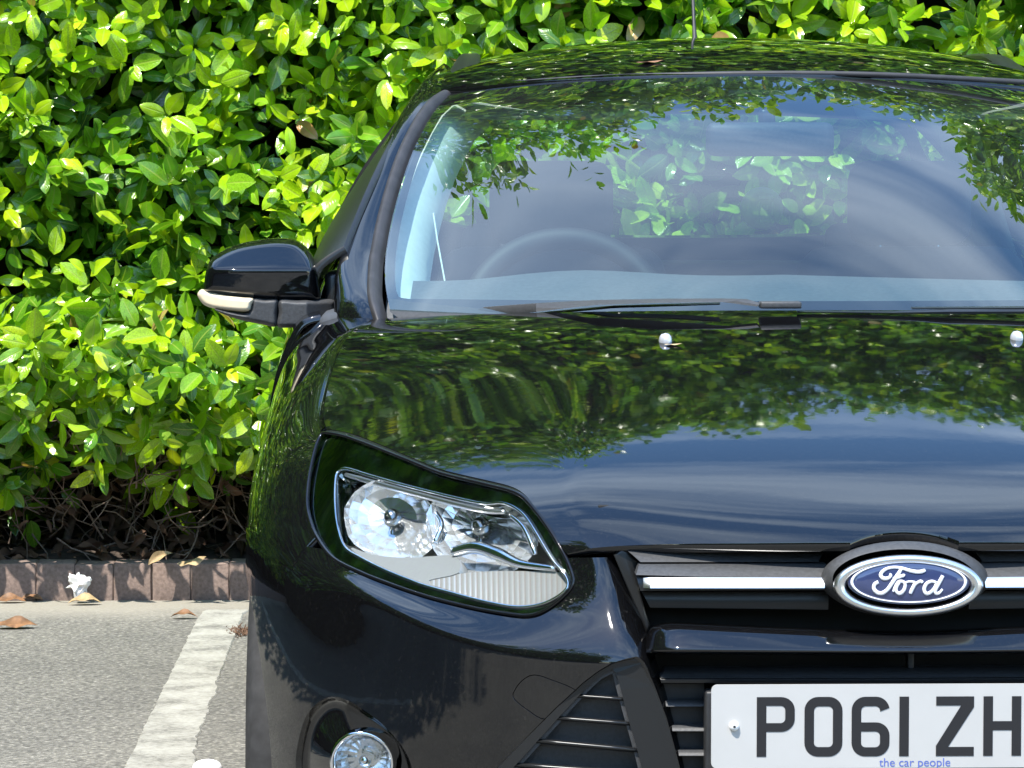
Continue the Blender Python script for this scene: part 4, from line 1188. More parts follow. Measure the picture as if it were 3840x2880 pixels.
# ---- door mirror
MC = np.array(MZ(520, 400))
MO = cr(pts(MZ, [(128, 545), (122, 480), (135, 395), (165, 320), (235, 268), (335, 222), (450, 193), (600, 176), (720, 182), (800, 220), (858, 290), (888, 370), (905, 470), (915, 602), (800, 606), (640, 604), (450, 590), (250, 566)]), 5)
def pillow(name, polyT, Yf, rpx, depth, mat, parent, nx=80, ny=60, rnd=.018, flange=.06):
    """shell with rounded rim: outline in the front view, depth from Yf, rim rolled back over rpx"""
    Q = np.asarray(polyT); lo, hi = Q.min(0) - 6, Q.max(0) + 6
    X_, Y_ = np.meshgrid(np.linspace(lo[0], hi[0], nx), np.linspace(lo[1], hi[1], ny))
    sd = -poly_sd(np.stack([X_.ravel(), Y_.ravel()], 1), Q).reshape(X_.shape)
    e = np.clip(1 - sd / rpx, 0, 1.25)
    Gd = np.zeros((ny, nx, 3))
    for i_ in range(ny):
        for j_ in range(nx):
            Gd[i_, j_] = U(X_[i_, j_], Y_[i_, j_], Yf(X_[i_, j_], Y_[i_, j_]) + rnd * e[i_, j_] ** 2.6)
    return panel(name, Gd, gridN(Gd), [lambda V: -poly_sd(proj(V), Q)], mat, parent, flange, fdir=(0, flange, 0))
zc_ = MZ(500, 386)[1]
def capY(x, y):
    up = (zc_ - y) / 2100.0; rec = 1.5 * .5 * (up + math.sqrt(up * up + 6e-6))
    u_ = (x - MC[0]) / 215.0
    return 1.575 + .016 * u_ * u_ + rec + .004 * max(0, y - zc_) / 120
mir = pillow("door_mirror", MO, capY, 34, .1, 'paint', car, 110, 80, .020, .07)
mir["label"] = "black door mirror with pale indicator strip"
gl = [MC + (p - MC) * .9 for p in MO]
fill2d("mirror_glass", [[tuple(p) for p in gl]], lambda x, y: U(x, y, 1.6) + np.array([0, 1.745 - 1.6, 0]), (0, .004, 0), 'chrome', mir)
pillow("mirror_indicator", cr(pts(MZ, [(76, 572), (84, 540), (104, 528), (150, 540), (260, 568), (380, 582), (458, 590), (448, 632), (425, 676), (320, 674), (200, 660), (120, 632)]), 5), lambda x, y: 1.574 + max(0, 930 - x) ** 1.5 * .000014, 16, .05, 'amber', mir, 60, 24, .008, .03)
pillow("mirror_foot", cr(pts(MZ, [(455, 588), (540, 590), (630, 596), (628, 690), (620, 781), (520, 768), (400, 744), (290, 712), (190, 664), (300, 679), (424, 680)]), 5), lambda x, y: 1.580, 18, .05, 'greyplastic', mir, 60, 30, .014, .05)
pillow("mirror_arm", cr(pts(MZ, [(640, 598), (760, 600), (900, 600), (1000, 596), (1030, 620), (1020, 700), (975, 790), (850, 796), (740, 790), (628, 783), (634, 690)]), 5), lambda x, y: 1.578 + max(0, x - 1150) * .0004, 18, .05, 'greyplastic', mir, 60, 34, .014, .08)
rbox("mirror_sail", U(1252, 1120, 1.70), (.03, .12, .10), .012, 'satin', mir)
# underside joint between the shells, and the copy on the far side
mirror_obj(mir, car)

# ---- wheels
def wheel(xs, yc):
    V, Fc = lathe([(.205, -.09), (.225, -.100), (.285, -.104), (.312, -.092), (.318, -.06), (.319, 0), (.318, .06), (.312, .092), (.285, .104), (.225, .100), (.205, .09), (.205, -.09)], 48, (xs * .798, yc, .319), (1, 0, 0))
    w = obj("wheel", V, Fc, 'tyre', car)
    V, Fc = lathe([(.205, -.09 * xs), (.19, .0), (.19, .06 * xs), (.208, .095 * xs), (.200, .10 * xs), (.192, .085 * xs)], 40, (xs * .798, yc, .319), (1, 0, 0)); obj("wheel_rim", V, Fc, 'rim', w)
    ps = []
    for k in range(5):
        a = 2 * math.pi * k / 5 + .3
        d = np.array([0, math.sin(a), math.cos(a)]); c = np.array([xs * (.798 + .075), yc, .319])
        ps.append(tube([c, c + d * .1 + (xs * .004, 0, 0), c + d * .197], [.028, .022, .026], 8))
    V, Fc = join(ps); obj("wheel_spokes", V, Fc, 'rim', w)
    V, Fc = lathe([(.19, 0), (.12, .01 * xs), (.03, .01 * xs)], 30, (xs * .80, yc, .319), (1, 0, 0)); obj("brake_disc", V, Fc, 'dkchrome', w)
for xs in (-1, 1):
    for yc in (.87, 3.50): wheel(xs, yc)
for xs in (-1, 1):       # wheel-arch liners
    for yc in (.87, 3.50):
        aa = np.linspace(math.radians(-12), math.radians(192), 34); x0_ = xs * (.855 if yc < 1 else .88)
        V, Fc = loft([[(x0_ - xs * dx_, yc + .372 * math.cos(t_), .31 + .372 * math.sin(t_)) for t_ in aa] for dx_ in (0, .13, .26)]); obj("wheel_arch_liner", V, Fc, 'dark', car)
rbox("underbody", (0, 2.2, .27), (1.5, 3.9, .10), .02, 'dark', car)
rbox("bumper_valance", (0, .025, .285), (.64, .07, .075), .02, 'paint', car)
rbox("bay_light_block", (0, .68, .50), (1.10, .86, .34), .02, 'dark', car)  # unseen near-black box added to keep light out of the panel gaps

# ---- cabin
rws = []
for X in np.linspace(-.70, .70, 29):
    h = .018 * math.exp(-((X + .37) / .17) ** 2)
    e = abs(X) / .7; sweep = .30 * e ** 2.4
    rws.append([(X, 1.10 + sweep, .955), (X, 1.13 + sweep, .972), (X, 1.30 + sweep * .9, 1.000), (X, 1.48 + sweep * .6, 1.028 + h * .6), (X, 1.60 + sweep * .3, 1.040 + h - .02 * e), (X, 1.67, 1.035 + h - .02 * e), (X, 1.71, .99), (X, 1.74, .88), (X, 1.78, .6)])
V, Fc = loft(rws); dash = obj("dashboard", V, Fc, 'dash', car)
sc_ = np.array([-.37, 1.93, .928]); up_ = np.array([0, .42, .907]); rt_ = np.array([1.0, 0, 0])
P = [sc_ + .185 * (rt_ * math.cos(a) + up_ * math.sin(a)) for a in np.linspace(0, 2 * math.pi, 65)]
V, Fc = tube(P, .021, 12, False); sw = obj("steering_wheel", V, Fc, 'leather', car)
V, Fc = lathe([(.0005, -.02), (.05, -.016), (.07, 0), (.06, .05), (.03, .12)], 24, sc_ + np.array([0, -.0, 0]), np.cross(rt_, up_) * -1); obj("wheel_hub", V, Fc, 'leather', sw)
for a in (0.1, math.pi - .1, -math.pi / 2):
    d = rt_ * math.cos(a) + up_ * math.sin(a); V, Fc = tube([sc_ + d * .05, sc_ + d * .18], [.022, .014], 8); obj("wheel_spoke", V, Fc, 'brushed' if a != -math.pi / 2 else 'leather', sw)
def seat(X):
    s = rbox("front_seat", (X, 2.62, .76), (.47, .16, .62), .06, 'seat', car, Matrix.Rotation(-.22, 3, 'X'))
    rbox("seat_cushion", (X, 2.33, .42), (.5, .5, .2), .06, 'seat', s)
    rbox("headrest", (X, 2.70, 1.155), (.255, .09, .175), .04, 'seat', s)
    for dx in (-.06, .06):
        V, Fc = tube([(X + dx, 2.69, 1.0), (X + dx, 2.70, 1.12)], .006, 8); obj("headrest_post", V, Fc, 'chrome', s)
seat(-.37); seat(.37)
rs = rbox("rear_seat", (0, 3.52, .72), (1.20, .16, .58), .06, 'seat', car, Matrix.Rotation(-.25, 3, 'X'))
for X in (-.42, .42): rbox("headrest", (X, 3.60, 1.05), (.25, .08, .10), .035, 'seat', rs)
rbox("parcel_shelf", (0, 3.92, .99), (1.05, .5, .02), .006, 'seat', car)
# cabin trim
for xs in (-1, 1):
    rws = []
    for (px, py, y) in le[1:]:
        E = U(px, py, y); n = np.array([.35, -.4, .0])
        a = E + (.012, .035, -.014); b = E + (.070, .10, -.035); c = E + (.078, .15, -.06)
        d = [a, a * .5 + b * .5 + (0, -.012, .006), b, c]
        if xs > 0: d = [np.array((-q[0], q[1], q[2])) for q in d]
        rws.append(d)
    V, Fc = loft(rws); obj("cabin_pillar_trim", V, Fc, 'trimlight', car)
    rws = [[(xs * .60, 3.36, 1.36), (xs * .57, 3.62, 1.375)], [(xs * .66, 3.42, 1.2), (xs * .61, 3.68, 1.22)], [(xs * .72, 3.45, 1.03), (xs * .66, 3.75, 1.05)]]
    V, Fc = loft(np.array(rws)); V2 = V + np.array([-xs * .02, 0, 0]); o = obj("rear_pillar_trim", *join([(V, Fc), (V2, [f[::-1] for f in Fc])]), 'trimlight', car)
    rws = [[(xs * .585, 2.40, 1.39), (xs * .585, 2.52, 1.39)], [(xs * .70, 2.42, 1.18), (xs * .70, 2.54, 1.18)], [(xs * .78, 2.42, .95), (xs * .78, 2.56, .95)]]
    V, Fc = loft(np.array(rws)); V2 = V + np.array([-xs * .03, 0, 0]); obj("door_pillar_trim", *join([(V, Fc), (V2, [f[::-1] for f in Fc])]), 'seat', car)
    rbox("door_inner_panel", (xs * .79, 2.45, .72), (.05, 2.0, .52), .02, 'seat', car)
    rbox("sun_visor", (xs * .37, 2.25, 1.356), (.36, .02, .11), .009, 'headliner', car, Matrix.Rotation(xs * .16, 3, 'Z') @ Matrix.Rotation(-.95, 3, 'X'))
rm = rbox("interior_mirror", (0, 1.87, 1.280), (.235, .035, .062), .016, 'greyplastic', car)
rbox("mirror_stem", (0, 1.93, 1.312), (.03, .03, .05), .008, 'satin', rm)
rbox("mirror_sensor_housing", (0, 2.06, 1.365), (.14, .06, .03), .01, 'satin', rm)
V, Fc = tube([U(1625, 800, 1.80), U(1640, 900, 1.75), U(1660, 1010, 1.68), U(1678, 1108, 1.60)], .0016, 6); obj("pillar_cable", V, Fc, 'trimlight', car)
# round window sticker on the rear window
sp = U(2856, 782, 4.06)
V, Fc = lathe([(.0005, .001), (.03, .001), (.053, .001), (.053, .003)], 36, sp, (0, -1, 0.1)); stk = obj("window_sticker", V, Fc, 'sticker', car)
stk["label"] = "smoky round sticker on the rear window"
ps_ = []
for dx_, dz_, w, h in ((.010, .028, .018, .0035), (.010, -.030, .015, .003), (-.006, 0, .0022, .017), (.026, 0, .0022, .017), (.010, .002, .006, .006)):
    ps_.append((np.array([sp + np.array((dx_ + sx_ * w, -.006, dz_ + sz_ * h)) for sx_, sz_ in ((-1, -1), (1, -1), (1, 1), (-1, 1))]), [(0, 1, 2, 3)]))
V, Fc = join(ps_); obj("sticker_print", V, Fc, 'film', stk, False)
# bay for coat of grime: a dry leaf lying on the roof is built with the litter below
for ch in car.children: ch.matrix_parent_inverse = Matrix.Translation((0, -1.9, 0))

# ================================================================== GROUND
KY = 5.475                      # face of the kerb
def sheet(name, x0, x1, y0, y1, z, mat, nx=1, ny=1):
    xs, ys = np.linspace(x0, x1, nx + 1), np.linspace(y0, y1, ny + 1)
    V = [(x, y, z) for y in ys for x in xs]
    Fq = [(j * (nx + 1) + i, j * (nx + 1) + i + 1, (j + 1) * (nx + 1) + i + 1, (j + 1) * (nx + 1) + i) for j in range(ny) for i in range(nx)]
    return obj(name, V, Fq, mat, None, False)
tag(sheet("car_park_asphalt", -400, 400, -400, KY + .02, 0, 'asphalt'), kind="structure")
bed = sheet("planting_bed_soil", -14, 14, KY + .09, 9.0, .095, 'soil', 220, 40)
co = np.empty(len(bed.data.vertices) * 3); bed.data.vertices.foreach_get("co", co); co = co.reshape(-1, 3)
co[:, 2] += rng.normal(0, .006, len(co)) + .02 * (co[:, 1] > KY + .3)
bed.data.vertices.foreach_set("co", co.ravel()); tag(bed, kind="structure")
tag(sheet("far_ground", -400, 400, 8.9, 400, -.02, 'soil'), kind="structure")

def worn_line(name, x0, x1, y0, y1, seed, label, n=150):
    r = np.random.default_rng(seed)
    ys = np.linspace(y0, y1, n)
    ea = np.cumsum(r.normal(0, .0022, n)); eb = np.cumsum(r.normal(0, .0022, n))
    ea -= np.linspace(0, ea[-1], n); eb -= np.linspace(0, eb[-1], n)
    ea = np.clip(ea, -.010, .010) + r.normal(0, .0012, n); eb = np.clip(eb, -.010, .010) + r.normal(0, .0012, n)
    V, Fq = [], []
    for y, a, b in zip(ys, ea, eb):
        xa, xb = x0 + a, x1 + b
        V += [(xa - .003, y, .0005), (xa, y, .004), (xa * .66 + xb * .34, y, .0044), (xa * .34 + xb * .66, y, .0043), (xb, y, .004), (xb + .003, y, .0005)]
    for i in range(n - 1):
        for k in range(5): Fq.append((i * 6 + k, i * 6 + k + 1, (i + 1) * 6 + k + 1, (i + 1) * 6 + k))
    o = obj(name, V, Fq, 'line', None, False)
    return tag(o, label, "bay line", "painted parking bay lines", kind="structure")
lt, lb = G(851, 2291), G(597, 2880)
xl = .5 * (lt[0] + lb[0])
worn_line("parking_bay_line", xl - .058, xl + .058, .35, G(851, 2291)[1], 4, "worn white parking bay line beside the car", 260)
worn_line("parking_bay_line", xl - 2.46, xl - 2.35, .35, 5.2, 5, "white parking bay line of the empty bay next to the car")
worn_line("parking_bay_line", xl + 2.37, xl + 2.48, .35, 5.2, 6, "white parking bay line on the far side of the car")
for i, x in enumerate((-6.0, -3.6, -1.2, 1.2, 3.6)): worn_line("parking_bay_line", x - .05, x + .05, -12.5, -7.8, 20 + i, "white bay line across the aisle", 60)

# ---- kerb of small concrete blocks
kerb = empty("kerb", (0, KY, 0)); tag(kerb, "low brown kerb of small upright concrete blocks at the hedge foot", "kerb", kind="structure")
def block_mesh(seed):
    bm = bmesh.new(); bmesh.ops.create_cube(bm, size=1); r = np.random.default_rng(seed)
    for v in bm.verts:
        v.co = Vector((v.co.x * .1078, v.co.y * .10, v.co.z * .16))
        if v.co.z > 0 and v.co.y < 0: v.co.y += .010; v.co.z -= .002
    bmesh.ops.bevel(bm, geom=list(bm.edges), offset=.0045, segments=2, profile=.5, affect='EDGES')
    bmesh.ops.subdivide_edges(bm, edges=[e for e in bm.edges if e.calc_length() > .05], cuts=2)
    for v in bm.verts: v.co += Vector(r.normal(0, .0008, 3))
    me = bpy.data.meshes.new("kerb_block"); bm.to_mesh(me); bm.free()
    me.polygons.foreach_set("use_smooth", [True] * len(me.polygons)); me.set_sharp_from_angle(angle=math.radians(40)); me.materials.append(M['kerb']); return me
bms = [block_mesh(s) for s in range(4)]
kx0 = G(0, 2258)[0] - .4
n_b = 0
x = kx0 - 1.2
while x < 2.6:
    o = bpy.data.objects.new("kerb_block", bms[n_b % 4]); COL.objects.link(o); o.parent = kerb
    o.location = (x, .05 + rng.normal(0, .0015), .028 + rng.normal(0, .0015)); o.rotation_euler = (rng.normal(0, .006), 0, rng.normal(0, .008)); x += .1096; n_b += 1
mb_ = simple("kerb_mortar", (.10, .085, .075), .95); M['mortar'] = mb_
bm = bmesh.new(); bmesh.ops.create_cube(bm, size=1)
for v in bm.verts: v.co = Vector((v.co.x * 26, .055 + v.co.y * .084, .02 + v.co.z * .145))
jo = bm_obj("kerb_bedding", bm, 'mortar', kerb)
# the kerb runs on out of view
for sx in (-1, 1):
    rbox("kerb_run", ((kx0 - 1.26 - 4.9) if sx < 0 else (x + 4.9), .05, .028), (9.8, .1, .16), .005, 'kerb', kerb)

# ================================================================== LAUREL HEDGE
def leaf_template(nl, nw, fold, droop, curl, wav, seed, W=.43):
    r = np.random.default_rng(seed); V, UV, Fq = [], [], []
    ph = r.uniform(0, 6.28)
    for i in range(nl + 1):
        t = i / nl
        w = W * .5 * (math.sin(math.pi * min(1, t ** .90)) ** .62 if 0 < t < 1 else 0.0) * (1 if t < .85 else 1 - .18 * (t - .85) / .15)
        w = max(w, .008)
        y = t * math.cos(droop * t * .5); zc = -droop * .5 * t * t
        for j in range(nw + 1):
            u = 2 * j / nw - 1
            V.append((u * w * math.cos(fold), y, zc + abs(u) * w * math.sin(fold) - curl * w * u * u * abs(u) + wav * w * math.sin(ph + 9 * t + 2 * u) * u * u))
            UV.append((.5 + .5 * u, t))
    for i in range(nl):
        for j in range(nw):
            a = i * (nw + 1) + j; Fq.append((a, a + 1, a + nw + 2, a + nw + 1))
    return np.array(V), np.array(UV), np.array(Fq)
LEAFV = [(.30, .35, .15, .05, .54), (.20, .55, .3, .12, .48), (.42, .2, .1, .06, .56), (.15, .75, .35, .14, .50), (.26, .1, -.1, .12, .58), (.36, .45, .2, .16, .46)]
HI = [leaf_template(8, 4, f, d, c, w, s, W) for s, (f, d, c, w, W) in enumerate(LEAFV)]
LO = [leaf_template(4, 2, f, d, c, w, s, W) for s, (f, d, c, w, W) in enumerate(LEAFV)]

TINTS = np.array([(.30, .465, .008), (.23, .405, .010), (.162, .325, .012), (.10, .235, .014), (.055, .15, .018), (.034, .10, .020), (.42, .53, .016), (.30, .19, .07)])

def norm(a): return a / (np.linalg.norm(a, axis=-1, keepdims=True) + 1e-12)

def shoots(n, xr, zr, yfun, r, depth=(.0, .12), nleaf=(5, 9), size=(.08, .125), out=(0, -1, .35), young=.6, spread=.5):
    """leafy shoots: returns positions, axes, normals, lengths, tint indices"""
    bx, bz = r.uniform(*xr, n), r.uniform(*zr, n)
    by = yfun(bx, bz) + r.uniform(*depth, n)
    base = np.stack([bx, by, bz], 1)
    d = norm(np.array(out) + r.normal(0, spread, (n, 3)))
    P, A, Nn, S_, T_i = [], [], [], [], []
    k = r.integers(nleaf[0], nleaf[1] + 1, n)
    ref = norm(np.cross(d, norm(r.normal(0, 1, (n, 3))))); ref2 = np.cross(d, ref)
    yg = r.random(n)
    for j in range(nleaf[1]):
        on = k > j
        f = j / np.maximum(k - 1, 1)
        az = 2.4 * j + r.normal(0, .3, n)
        rad = ref * np.cos(az)[:, None] + ref2 * np.sin(az)[:, None]
        al = np.radians(84 - 55 * f + r.normal(0, 10, n))
        a = norm(d * np.cos(al)[:, None] + rad * np.sin(al)[:, None] + np.array([0, 0, -.12]))
        nn = d + r.normal(0, .22, (n, 3)); nn = norm(nn - a * (nn * a).sum(1)[:, None])
        p = base + d * (.022 * j)[..., None] if np.ndim(.022 * j) else base + d * (.022 * j) + rad * .008
        s = r.uniform(*size, n) * (1 - .30 * f * (r.random(n)))
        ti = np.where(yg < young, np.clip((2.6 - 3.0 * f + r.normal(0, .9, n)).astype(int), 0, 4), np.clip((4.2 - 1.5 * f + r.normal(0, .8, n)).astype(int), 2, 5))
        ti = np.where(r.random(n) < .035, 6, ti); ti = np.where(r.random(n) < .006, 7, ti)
        P.append(p[on]); A.append(a[on]); Nn.append(nn[on]); S_.append(s[on]); T_i.append(ti[on])
    return [np.concatenate(q) for q in (P, A, Nn, S_, T_i)]

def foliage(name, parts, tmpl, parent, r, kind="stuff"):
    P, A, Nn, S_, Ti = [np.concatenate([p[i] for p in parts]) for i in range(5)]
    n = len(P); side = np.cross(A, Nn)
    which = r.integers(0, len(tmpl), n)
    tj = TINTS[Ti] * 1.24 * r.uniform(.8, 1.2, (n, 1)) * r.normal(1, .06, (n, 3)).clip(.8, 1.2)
    AV, AU, AF, AT, off = [], [], [], [], 0
    for t in range(len(tmpl)):
        m = which == t
        if not m.any(): continue
        V, UV, Fq = tmpl[t]
        wv = P[m][:, None] + S_[m][:, None, None] * (V[None, :, 0:1] * side[m][:, None] + V[None, :, 1:2] * A[m][:, None] + V[None, :, 2:3] * Nn[m][:, None])
        k = int(m.sum()); AV.append(wv.reshape(-1, 3)); AU.append(np.tile(UV, (k, 1)))
        AF.append((Fq[None] + (np.arange(k) * len(V))[:, None, None] + off).reshape(-1, 4)); off += k * len(V)
        AT.append(np.repeat(tj[m], len(V), 0))
    V, UV, Fq, Tn = np.concatenate(AV), np.concatenate(AU), np.concatenate(AF), np.concatenate(AT)
    me = bpy.data.meshes.new(name)
    me.vertices.add(len(V)); me.vertices.foreach_set("co", V.astype(np.float32).ravel())
    me.loops.add(len(Fq) * 4); me.loops.foreach_set("vertex_index", Fq.astype(np.int32).ravel())
    me.polygons.add(len(Fq)); me.polygons.foreach_set("loop_start", np.arange(0, len(Fq) * 4, 4, dtype=np.int32)); me.polygons.foreach_set("loop_total", np.full(len(Fq), 4, np.int32))
    me.update(calc_edges=True)
    me.polygons.foreach_set("use_smooth", np.ones(len(Fq), bool))
    ul = me.uv_layers.new(name="UVMap"); ul.data.foreach_set("uv", UV[Fq.ravel()].astype(np.float32).ravel())
    at = me.attributes.new("tint", 'FLOAT_COLOR', 'POINT'); at.data.foreach_set("color", np.concatenate([Tn, np.ones((len(Tn), 1))], 1).astype(np.float32).ravel())
    me.materials.append(M['leaf'])
    o = bpy.data.objects.new(name, me); COL.objects.link(o); o.parent = parent; o["kind"] = kind
    return o

def wob(x, z): return .10 * np.sin(1.7 * x + .6) * np.sin(2.3 * z + 1.1) + .05 * np.sin(5.1 * x + 2.0) * np.sin(4.4 * z)
def hedge_front(x, z):
    x, z = np.asarray(x, float), np.asarray(z, float)
    return 5.55 + .55 * wob(x, z) + .55 * np.clip(.66 - z, 0, .45) - .10 * np.clip(z - 2.0, 0, 2.4)

hedge = empty("laurel_hedge", (0, 6.1, .095)); tag(hedge, "tall glossy green laurel hedge filling the view behind the car", "hedge")
hr = np.random.default_rng(21)
HTOP = 3.9
def sstep(a, b, x): t = np.clip((np.asarray(x, float) - a) / (b - a), 0, 1); return t * t * (3 - 2 * t)
def top_of(x): return HTOP + .8 * sstep(.2, -.8, x) - .9 * sstep(-1.3, -2.3, x) + .45 * sstep(1.2, 1.9, x) - .9 * sstep(2.1, 3.2, x) + 2.8 * sstep(-4.2, -5.0, x) + .12 * np.sin(3.1 * x + 1) + .07 * np.sin(7.3 * x)
vis = []
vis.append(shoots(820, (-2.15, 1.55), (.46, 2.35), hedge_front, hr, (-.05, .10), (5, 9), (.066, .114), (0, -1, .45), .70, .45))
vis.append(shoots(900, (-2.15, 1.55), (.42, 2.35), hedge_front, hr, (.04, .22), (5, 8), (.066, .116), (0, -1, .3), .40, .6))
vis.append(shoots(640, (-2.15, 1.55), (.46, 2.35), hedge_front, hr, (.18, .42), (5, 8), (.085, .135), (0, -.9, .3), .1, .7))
vis.append(shoots(110, (-2.1, -.5), (.48, .82), lambda x, z: hedge_front(x, z) - .22, hr, (-.06, .08), (4, 7), (.065, .11), (0, -1, .1), .5, .5))
vis.append(shoots(26, (-2.15, -1.80), (.28, .48), lambda x, z: hedge_front(x, z) - .04, hr, (-.04, .12), (4, 7), (.06, .11), (0, -1, .0), .25, .6))
vis.append(shoots(34, (-1.8, -.9), (.36, .50), lambda x, z: hedge_front(x, z) - .04, hr, (-.04, .12), (4, 7), (.06, .11), (0, -1, .0), .25, .6))
vis.append(shoots(26, (-.95, -.5), (.16, .36), lambda x, z: hedge_front(x, z) - .10, hr, (-.04, .12), (4, 6), (.07, .115), (0, -.9, -.15), .35, .6))
# the bare foot: a few low shoots only
vis.append(shoots(26, (-2.1, -.62), (.20, .44), lambda x, z: hedge_front(x, z) + .02, hr, (-.02, .22), (3, 6), (.07, .115), (0, -1, .1), .35, .6))
vis.append(shoots(26, (-.98, -.52), (.16, .42), lambda x, z: hedge_front(x, z) - .06, hr, (-.02, .1), (3, 5), (.08, .12), (0, -.9, -.2), .5, .6))
rest = []
def upto(n, lo, yoff, *aa):
    q = shoots(n, (-6.5, 6.5), (0, 1), lambda x, z: np.zeros_like(x), hr, *aa)
    x = q[0][:, 0]; f = q[0][:, 2]; z = lo + np.clip(f, -.1, 1.08) * (top_of(x) - lo); q[0][:, 2] = z; q[0][:, 1] += hedge_front(x, z) + yoff; return q
rest.append(upto(4800, 2.3, 0.0, (-.05, .25), (5, 8), (.07, .115), (0, -.9, .5), .22, .5))  # few young tints: upper leaf colour darkened to dim its reflection in the car
rest.append(shoots(1500, (-6.5, -2.1), (.4, 2.4), hedge_front, hr, (-.03, .2), (5, 7), (.09, .14), (0, -1, .4), .5, .5))
rest.append(shoots(1500, (1.5, 6.5), (.4, 2.4), hedge_front, hr, (-.03, .2), (5, 7), (.09, .14), (0, -1, .4), .5, .5))
rest.append(upto(2100, 2.2, .22, (0, .3), (5, 7), (.10, .15), (0, -.8, .4), .2, .7))
# leafy top of the hedge, outline uneven
tb = shoots(1300, (-6.5, 6.5), (0, 1), lambda x, z: 5.55 + 0 * x, hr, (-.1, .9), (5, 8), (.085, .13), (0, -.5, .9), .3, .6)
tb[0][:, 2] = top_of(tb[0][:, 0]) - .12 + np.clip(tb[0][:, 2], 0, 1.3) * .22
rest.append(tb)

# ---- the 300 leaves that show largest are parts of their own
P, A, Nn, S_, Ti = [np.concatenate([p[i] for p in vis]) for i in range(5)]
q = proj(P + A * S_[:, None] * .5); side = np.cross(A, Nn); view = norm(P - CAM)
face = np.abs((Nn * view).sum(1)); front = hedge_front(P[:, 0], P[:, 2]) - P[:, 1]
inview = (q[:, 0] > 15) & (q[:, 0] < 3825) & (q[:, 1] > 15) & (q[:, 1] < 2250)
carbox = np.array([(1240, 1300), (1250, 1000), (1420, 600), (1650, 215), (1850, 150), (3000, 120), (3840, 170), (4000, 2900), (900, 2900), (900, 1900)])
free = poly_sd(q, carbox) > 10
score = np.where(inview & free, S_ * (.35 + face) * (1 + 2.2 * np.clip(front, -.3, .12)), -1)
pick = np.argsort(-score)[:300]
keep = np.ones(len(P), bool); keep[pick] = False
vmesh = {}
def leaf_mesh(t, ti, mat='leaf', tv=None, name="leaf"):
    key = (t, ti, mat, name)
    if key in vmesh: return vmesh[key]
    V, UV, Fq = HI[t]
    me = bpy.data.meshes.new(name); me.from_pydata(V.tolist(), [], Fq.tolist()); me.update()
    me.polygons.foreach_set("use_smooth", [True] * len(me.polygons))
    ul = me.uv_layers.new(name="UVMap"); ul.data.foreach_set("uv", UV[Fq.ravel()].astype(np.float32).ravel())
    at = me.attributes.new("tint", 'FLOAT_COLOR', 'POINT'); c = TINTS[ti] * 1.24 if tv is None else np.array(tv)
    at.data.foreach_set("color", np.tile(np.append(c, 1), len(V)).astype(np.float32)); me.materials.append(M[mat]); vmesh[key] = me
    return me
hinv = Matrix.Translation((0, -6.1, -.095))
for i in pick:
    o = bpy.data.objects.new("leaf", leaf_mesh(int(hr.integers(0, 6)), int(Ti[i]))); COL.objects.link(o)
    m = Matrix(((side[i][0] * S_[i], A[i][0] * S_[i], Nn[i][0] * S_[i], P[i][0]), (side[i][1] * S_[i], A[i][1] * S_[i], Nn[i][1] * S_[i], P[i][1]), (side[i][2] * S_[i], A[i][2] * S_[i], Nn[i][2] * S_[i], P[i][2]), (0, 0, 0, 1)))
    o.parent = hedge; o.matrix_parent_inverse = hinv; o.matrix_basis = m
visr = [(P[keep], A[keep], Nn[keep], S_[keep], Ti[keep])]
f1 = foliage("foliage", visr, HI, hedge, hr); f1.matrix_parent_inverse = hinv
f2 = foliage("foliage", rest, LO, hedge, hr); f2.matrix_parent_inverse = hinv

# ---- stems and twigs
st = []
for k in range(26):
    x = hr.uniform(-2.1, 1.5); y = hr.uniform(5.85, 6.25); z = .09
    Pp = [np.array((x, y, z))]; d = norm(np.array([hr.normal(0, .35), hr.normal(-.1, .15), 1.0]))
    for s in range(7):
        d = norm(d + hr.normal(0, .16, 3) * np.array([1, .6, .3])); Pp.append(Pp[-1] + d * .12)
    V, Fc = tube(cr(Pp, 3, closed=False), np.linspace(hr.uniform(.008, .016), .004, 22), 7); o = obj("stem", V, Fc, 'bark', hedge); o.matrix_parent_inverse = hinv
tw = []
for k in range(680):
    x = hr.uniform(-2.15, -.5) if k < 560 else hr.uniform(-.5, 1.5); y = hr.uniform(5.60, 6.05); z = hr.uniform(.10, .50)
    d = norm(np.array([hr.normal(0, .8), hr.normal(-.25, .4), hr.normal(.5, .6)])); Pp = [np.array((x, y, z))]
    for s in range(4):
        d = norm(d + hr.normal(0, .28, 3)); Pp.append(Pp[-1] + d * hr.uniform(.03, .06))
        Pp[-1][2] = max(Pp[-1][2], .1)
    r0 = hr.uniform(.0014, .0038); tw.append(tube(Pp, np.linspace(r0, r0 * .45, 5), 5, False))
    if hr.random() < .5:
        e = norm(d + hr.normal(0, .7, 3)); tw.append(tube([Pp[2], Pp[2] + e * .05, Pp[2] + e * .09 + hr.normal(0, .012, 3)], [r0 * .6, r0 * .5, r0 * .3], 4, False))
V, Fc = join(tw); o = obj("twigs", V, Fc, 'bark', hedge); o["kind"] = "stuff"; o.matrix_parent_inverse = hinv
